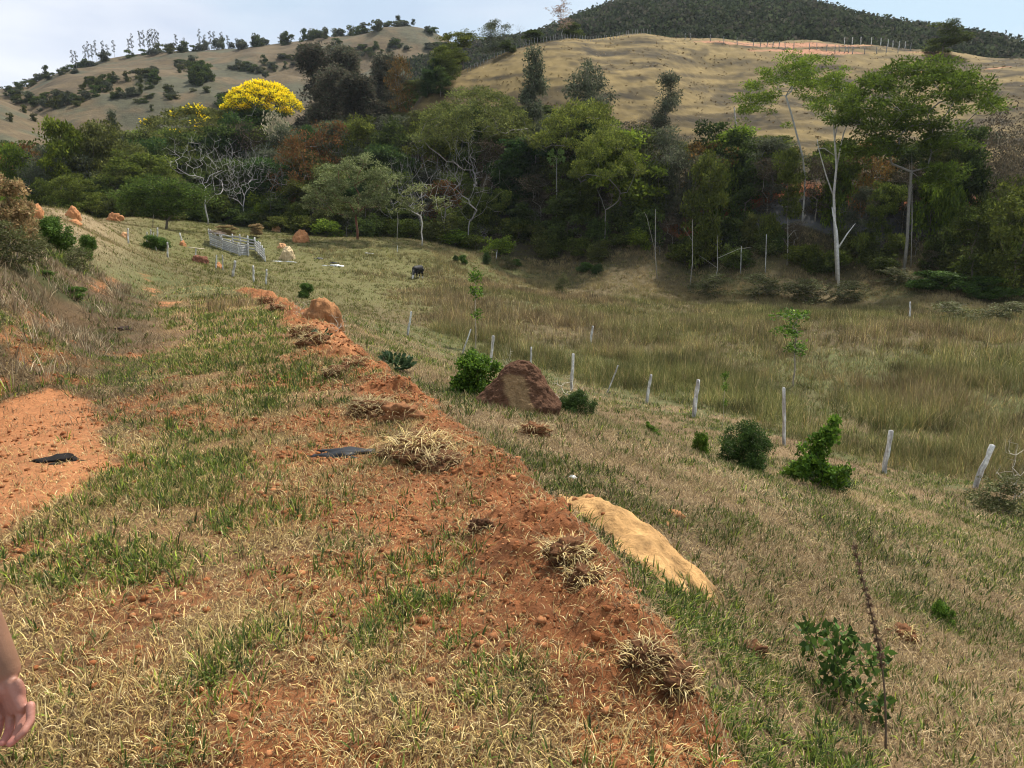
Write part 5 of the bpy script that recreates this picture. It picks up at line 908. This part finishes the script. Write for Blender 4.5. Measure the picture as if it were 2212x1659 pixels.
# ---------------------------------------------------------------- animals and people
def remeshed(name, mb, vox, mat, colf, parent=None, smooth=3):
    me = mb.mesh('tmp', mat); o = link('tmp', me); m = o.modifiers.new('r', 'REMESH'); m.mode = 'VOXEL'; m.voxel_size = vox; s = o.modifiers.new('s', 'SMOOTH'); s.iterations = smooth; s.factor = .5
    dg = bpy.context.evaluated_depsgraph_get(); m2 = bpy.data.meshes.new_from_object(o.evaluated_get(dg)); bpy.data.objects.remove(o); m2.name = name
    V = np.empty(len(m2.vertices) * 3); m2.vertices.foreach_get('co', V); V = V.reshape(-1, 3)
    for a in list(m2.color_attributes): m2.color_attributes.remove(a)
    a = m2.color_attributes.new('Col', 'FLOAT_COLOR', 'POINT'); c4 = np.ones((len(V), 4), np.float32); c4[:, :3] = colf(V); a.data.foreach_set('color', c4.ravel())
    m2.materials.clear(); m2.materials.append(mat); m2.polygons.foreach_set('use_smooth', np.ones(len(m2.polygons), bool)); return link(name, m2, parent)
def cap(mb, pts, rad, flat=None, sides=14):
    """a closed limb with rounded ends"""
    P = [np.array(p, float) for p in pts]; rad = list(rad); d0 = (P[0] - P[1]) / np.linalg.norm(P[0] - P[1]); d1 = (P[-1] - P[-2]) / np.linalg.norm(P[-1] - P[-2]); Q = []; Rr = []
    for f in (.98, .8, .45): Q.append(P[0] + d0 * rad[0] * f); Rr.append(rad[0] * math.sqrt(1 - f * f))
    for i in range(len(P) - 1):
        for f in np.linspace(0, 1, 4)[:-1]: Q.append(P[i] + (P[i + 1] - P[i]) * f); Rr.append(rad[i] + (rad[i + 1] - rad[i]) * f)
    Q.append(P[-1]); Rr.append(rad[-1])
    for f in (.45, .8, .98): Q.append(P[-1] + d1 * rad[-1] * f); Rr.append(rad[-1] * math.sqrt(1 - f * f))
    mb.tube(Q, Rr, sides)
def ell(mb, c, r, Mt=None, sub=3):
    import bmesh as B_; b = B_.new(); B_.ops.create_icosphere(b, subdivisions=sub, radius=1); V = np.array([v.co[:] for v in b.verts]) * np.array(r); Fc = np.array([[q.index for q in f.verts] for f in b.faces]); b.free()
    if Mt is not None: V = V @ np.array(Mt).T
    mb.add(V + np.array(c), None, Fc)
M_hide = mat_col('hide', .7, spec=.3); M_skin = mat_col('skin', .5, spec=.45, bump=.0012, bscale=160, nscale=22, namp=.10); M_fabric = mat_col('fabric', .9, bump=.003, bscale=60)
M_skin.node_tree.nodes['Principled BSDF'].inputs['Subsurface Weight'].default_value = .04; M_skin.node_tree.nodes['Principled BSDF'].inputs['Subsurface Radius'].default_value = (.01, .004, .002)
# cow, head down, seen three quarters from the front
mb = MB(); cap(mb, [(-.72, 0, 1.02), (-.3, 0, .98), (.25, 0, .97), (.58, 0, 1.0)], [.27, .33, .33, .25], sides=18); cap(mb, [(.5, 0, .9), (.35, 0, .8)], [.24, .25]); cap(mb, [(-.1, 0, .85), (.2, 0, .82)], [.27, .26]); ell(mb, (-.72, .14, 1.12), (.16, .1, .13)); ell(mb, (-.72, -.14, 1.12), (.16, .1, .13))
cap(mb, [(.55, 0, 1.05), (.85, .02, .78), (1.0, .04, .46)], [.20, .15, .12]); cap(mb, [(1.0, .04, .44), (1.08, .05, .24), (1.15, .06, .08)], [.12, .10, .07])
for s in (-1, 1):
    cap(mb, [(.45, s * .17, .8), (.47, s * .17, .45), (.45, s * .17, .40), (.45, s * .17, .10), (.48, s * .17, .04)], [.12, .07, .062, .045, .06]); cap(mb, [(-.68, s * .18, .85), (-.55, s * .19, .60), (-.80, s * .18, .42), (-.76, s * .18, .10), (-.72, s * .18, .04)], [.19, .13, .07, .048, .06]); cap(mb, [(.98, s * .10, .55), (.93, s * .24, .54)], [.035, .05]); cap(mb, [(1.0, s * .06, .58), (.99, s * .11, .64)], [.022, .01])
cap(mb, [(-1.0, 0, 1.1), (-1.06, 0, .8), (-1.04, .02, .45)], [.03, .022, .04]); ell(mb, (-.45, 0, .62), (.14, .1, .1))
def ccol(V):
    c = np.tile(A3(.010, .009, .009), (len(V), 1)); f = sst(.9, 1.02, V[:, 0]) * sst(.48, .38, V[:, 2]); h = sst(.22, .17, V[:, 2]) * (V[:, 0] < 0); br = sst(.06, .0, np.abs(V[:, 1] - .05)) * sst(.3, .45, V[:, 0]) * sst(.95, .85, V[:, 2]) * .35
    w = np.maximum(f, np.maximum(h * .8, br))[:, None]; return c * (1 - w) + A3(.62, .58, .52) * w
cow = remeshed('cow', mb, .022, M_hide, ccol); p = hit(902, 602, 20); cow.location = p; cow.rotation_euler = (0, 0, math.atan2(-.93, -.36)); tag(cow, 'black cow with white face grazing alone in the valley field', 'cow')
# person walking just outside the left edge, right hand hanging into the picture
gp = Hs(-1.35, 1.45) ; mb = MB()
def D3(u, v, d):                                # point at camera depth d
    a = (u - CU) / F * d; c = -(v - CV) / F * d; return np.array([a, CP * d + SP * c, -SP * d + CP * c])
sh = np.array([-1.185, 1.42, -.27]); el_ = np.array([-1.185, 1.36, -.57]); wr = D3(10, 1447, 1.60); fm = D3(-42, 1345, 1.57)
cap(mb, [sh, (sh + el_) / 2, el_], [.055, .050, .042]); cap(mb, [el_, fm, wr + (fm - wr) * .25, wr], [.044, .041, .033, .030], sides=20)
heel = D3(14, 1480, 1.60)
def flat(a, b, wa, wb, ta, tb, wd):          # palm slab made of parallel rounded rods
    for f in np.linspace(-1, 1, 6): cap(mb, [a + wd * f * wa, b + wd * f * wb], [ta * (1 - .15 * abs(f)), tb * (1 - .15 * abs(f))])
wd = D3(60, 1500, 1.565) - D3(-10, 1520, 1.625); wd /= np.linalg.norm(wd)
kn = D3(30, 1532, 1.60); flat(heel, kn, .022, .031, .017, .0145, wd); ell(mb, D3(-12, 1492, 1.585), (.020, .020, .028)); ell(mb, D3(42, 1494, 1.59), (.012, .012, .032))
F_ = [([(66, 1524, 1.577), (66, 1556, 1.565), (52, 1580, 1.548), (38, 1594, 1.543)], .0085), ([(46, 1532, 1.592), (44, 1570, 1.578), (33, 1596, 1.556), (22, 1606, 1.55)], .0095), ([(24, 1535, 1.604), (21, 1574, 1.592), (13, 1598, 1.57), (6, 1604, 1.562)], .0098), ([(3, 1532, 1.615), (-2, 1568, 1.605), (-8, 1590, 1.587), (-12, 1597, 1.578)], .0095), ([(-22, 1500, 1.60), (-34, 1528, 1.575), (-32, 1556, 1.56), (-28, 1572, 1.556)], .0105)]
for pts, r_ in F_: cap(mb, [D3(*q) for q in pts], [r_ * 1.12, r_ * 1.0, r_ * .95, r_ * .82], sides=12)
bx = -1.39; by = 1.44; Zs = -.22
cap(mb, [(bx, by, Zs + .09), (bx, by, Zs + .18)], [.058, .056]); ell(mb, (bx, by + .01, Zs + .30), (.078, .098, .118)); cap(mb, [(bx, by + .10, Zs + .32), (bx, by + .118, Zs + .285)], [.012, .016]); ell(mb, (bx, by + .075, Zs + .235), (.045, .035, .035)); 
for s in (-1, 1): ell(mb, (bx + s * .08, by, Zs + .29), (.012, .022, .032)); ell(mb, (bx + s * .032, by + .088, Zs + .315), (.014, .012, .011))
cap(mb, [(bx - .16, by, Zs), (bx, by, Zs + .03), (sh[0], sh[1], sh[2])], [.06, .085, .058]); cap(mb, [(bx, by, Zs - .05), (bx, by, Zs - .30), (bx, by, Zs - .52)], [.14, .125, .14], sides=20)
cap(mb, [(bx - .19, by, Zs - .03), (bx - .215, by - .03, Zs - .33), (bx - .20, by + .08, Zs - .58)], [.055, .045, .03]); cap(mb, [(bx - .20, by + .08, Zs - .6), (bx - .19, by + .1, Zs - .70)], [.035, .03])
for j in range(4): cap(mb, [(bx - .19, by + .075 + .018 * j, Zs - .69), (bx - .185, by + .08 + .018 * j, Zs - .74), (bx - .17, by + .08 + .018 * j, Zs - .77)], [.009, .0085, .007], sides=8)
fz = gp
for s, sy in ((-1, .10), (1, -.08)):
    cap(mb, [(bx + s * .09, by, Zs - .58), (bx + s * .09, by + sy * .6, (Zs - .58 + fz) / 2), (bx + s * .09, by + sy, fz + .09)], [.085, .058, .042]); cap(mb, [(bx + s * .09, by + sy, fz + .06), (bx + s * .09, by + sy + .14, fz + .035)], [.042, .03])
def skc(V):
    c = np.tile(A3(.25, .13, .078), (len(V), 1)); q = wr; f = sst(q[2] + .012, q[2] - .035, V[:, 2]) * (V[:, 0] > -1.16) * (V[:, 2] < q[2] + .02); c2 = A3(.38, .165, .115); m_ = fbm(V[:, 0] * 30, V[:, 2] * 30, 1, 3)[:, None]
    c = c * (1 - f[:, None]) + c2 * f[:, None]; tip = sst(D3(20, 1585, 1.55)[2], D3(20, 1600, 1.55)[2], V[:, 2]) * f; c = c * (1 - tip[:, None] * .5) + A3(.52, .17, .14) * tip[:, None] * .5; return c * (.88 + .24 * m_)
per = remeshed('person', mb, .0032, M_skin, skc, smooth=5); tag(per, 'person at the left edge, only a hanging hand and forearm in view', 'person')
mb = MB(); cap(mb, [(bx, by, Zs - .02), (bx, by, Zs - .3), (bx, by, Zs - .60)], [.165, .152, .165], sides=20); cap(mb, [(bx - .18, by, Zs - .01), (bx, by, Zs + .03), (sh[0] + .0, sh[1], sh[2] + .02)], [.075, .10, .07]); cap(mb, [sh, sh + (el_ - sh) * .5], [.070, .066]); cap(mb, [(bx - .19, by, Zs - .03), (bx - .205, by - .015, Zs - .18)], [.07, .066])
remeshed('shirt', mb, .012, M_fabric, lambda V: np.tile(A3(.16, .2, .28), (len(V), 1)), per)
mb = MB(); cap(mb, [(bx, by, Zs - .52), (bx, by, Zs - .62)], [.158, .16], sides=20)
for s, sy in ((-1, .10), (1, -.08)): cap(mb, [(bx + s * .09, by, Zs - .6), (bx + s * .09, by + sy * .6, (Zs - .58 + fz) / 2), (bx + s * .09, by + sy, fz + .12)], [.11, .085, .075])
remeshed('trousers', mb, .012, M_fabric, lambda V: np.tile(A3(.04, .05, .08), (len(V), 1)), per)
for s, sy in ((-1, .10), (1, -.08)):
    mb = MB(); cap(mb, [(bx + s * .09, by + sy - .02, fz + .055), (bx + s * .09, by + sy + .15, fz + .045)], [.052, .042]); remeshed('shoe', mb, .008, M_fabric, lambda V: np.tile(A3(.05, .04, .035), (len(V), 1)), per)
mb = MB(); ell(mb, (bx, by - .012, Zs + .335), (.088, .102, .105)); remeshed('hair', mb, .006, M_fabric, lambda V: np.tile(A3(.02, .014, .01), (len(V), 1)), per)
# ---------------------------------------------------------------- air
me = bpy.data.meshes.new('haze'); bm = bmesh.new(); bmesh.ops.create_cube(bm, size=1)
for v in bm.verts: v.co = Vector((v.co.x * 1500, 290 + v.co.y * 1100, 62 + v.co.z * 190))
bm.to_mesh(me); bm.free(); hz = link('haze', me); hz.display_type = 'WIRE'; hm = bpy.data.materials.new('haze'); hm.use_nodes = True; hn = hm.node_tree.nodes; hn.remove(hn['Principled BSDF'])
pv = hn.new('ShaderNodeVolumePrincipled'); pv.inputs['Color'].default_value = (.80, .88, 1, 1); pv.inputs['Density'].default_value = .00007; pv.inputs['Anisotropy'].default_value = .3
hm.node_tree.links.new(pv.outputs[0], hn['Material Output'].inputs['Volume']); me.materials.append(hm); hz['kind'] = 'stuff'
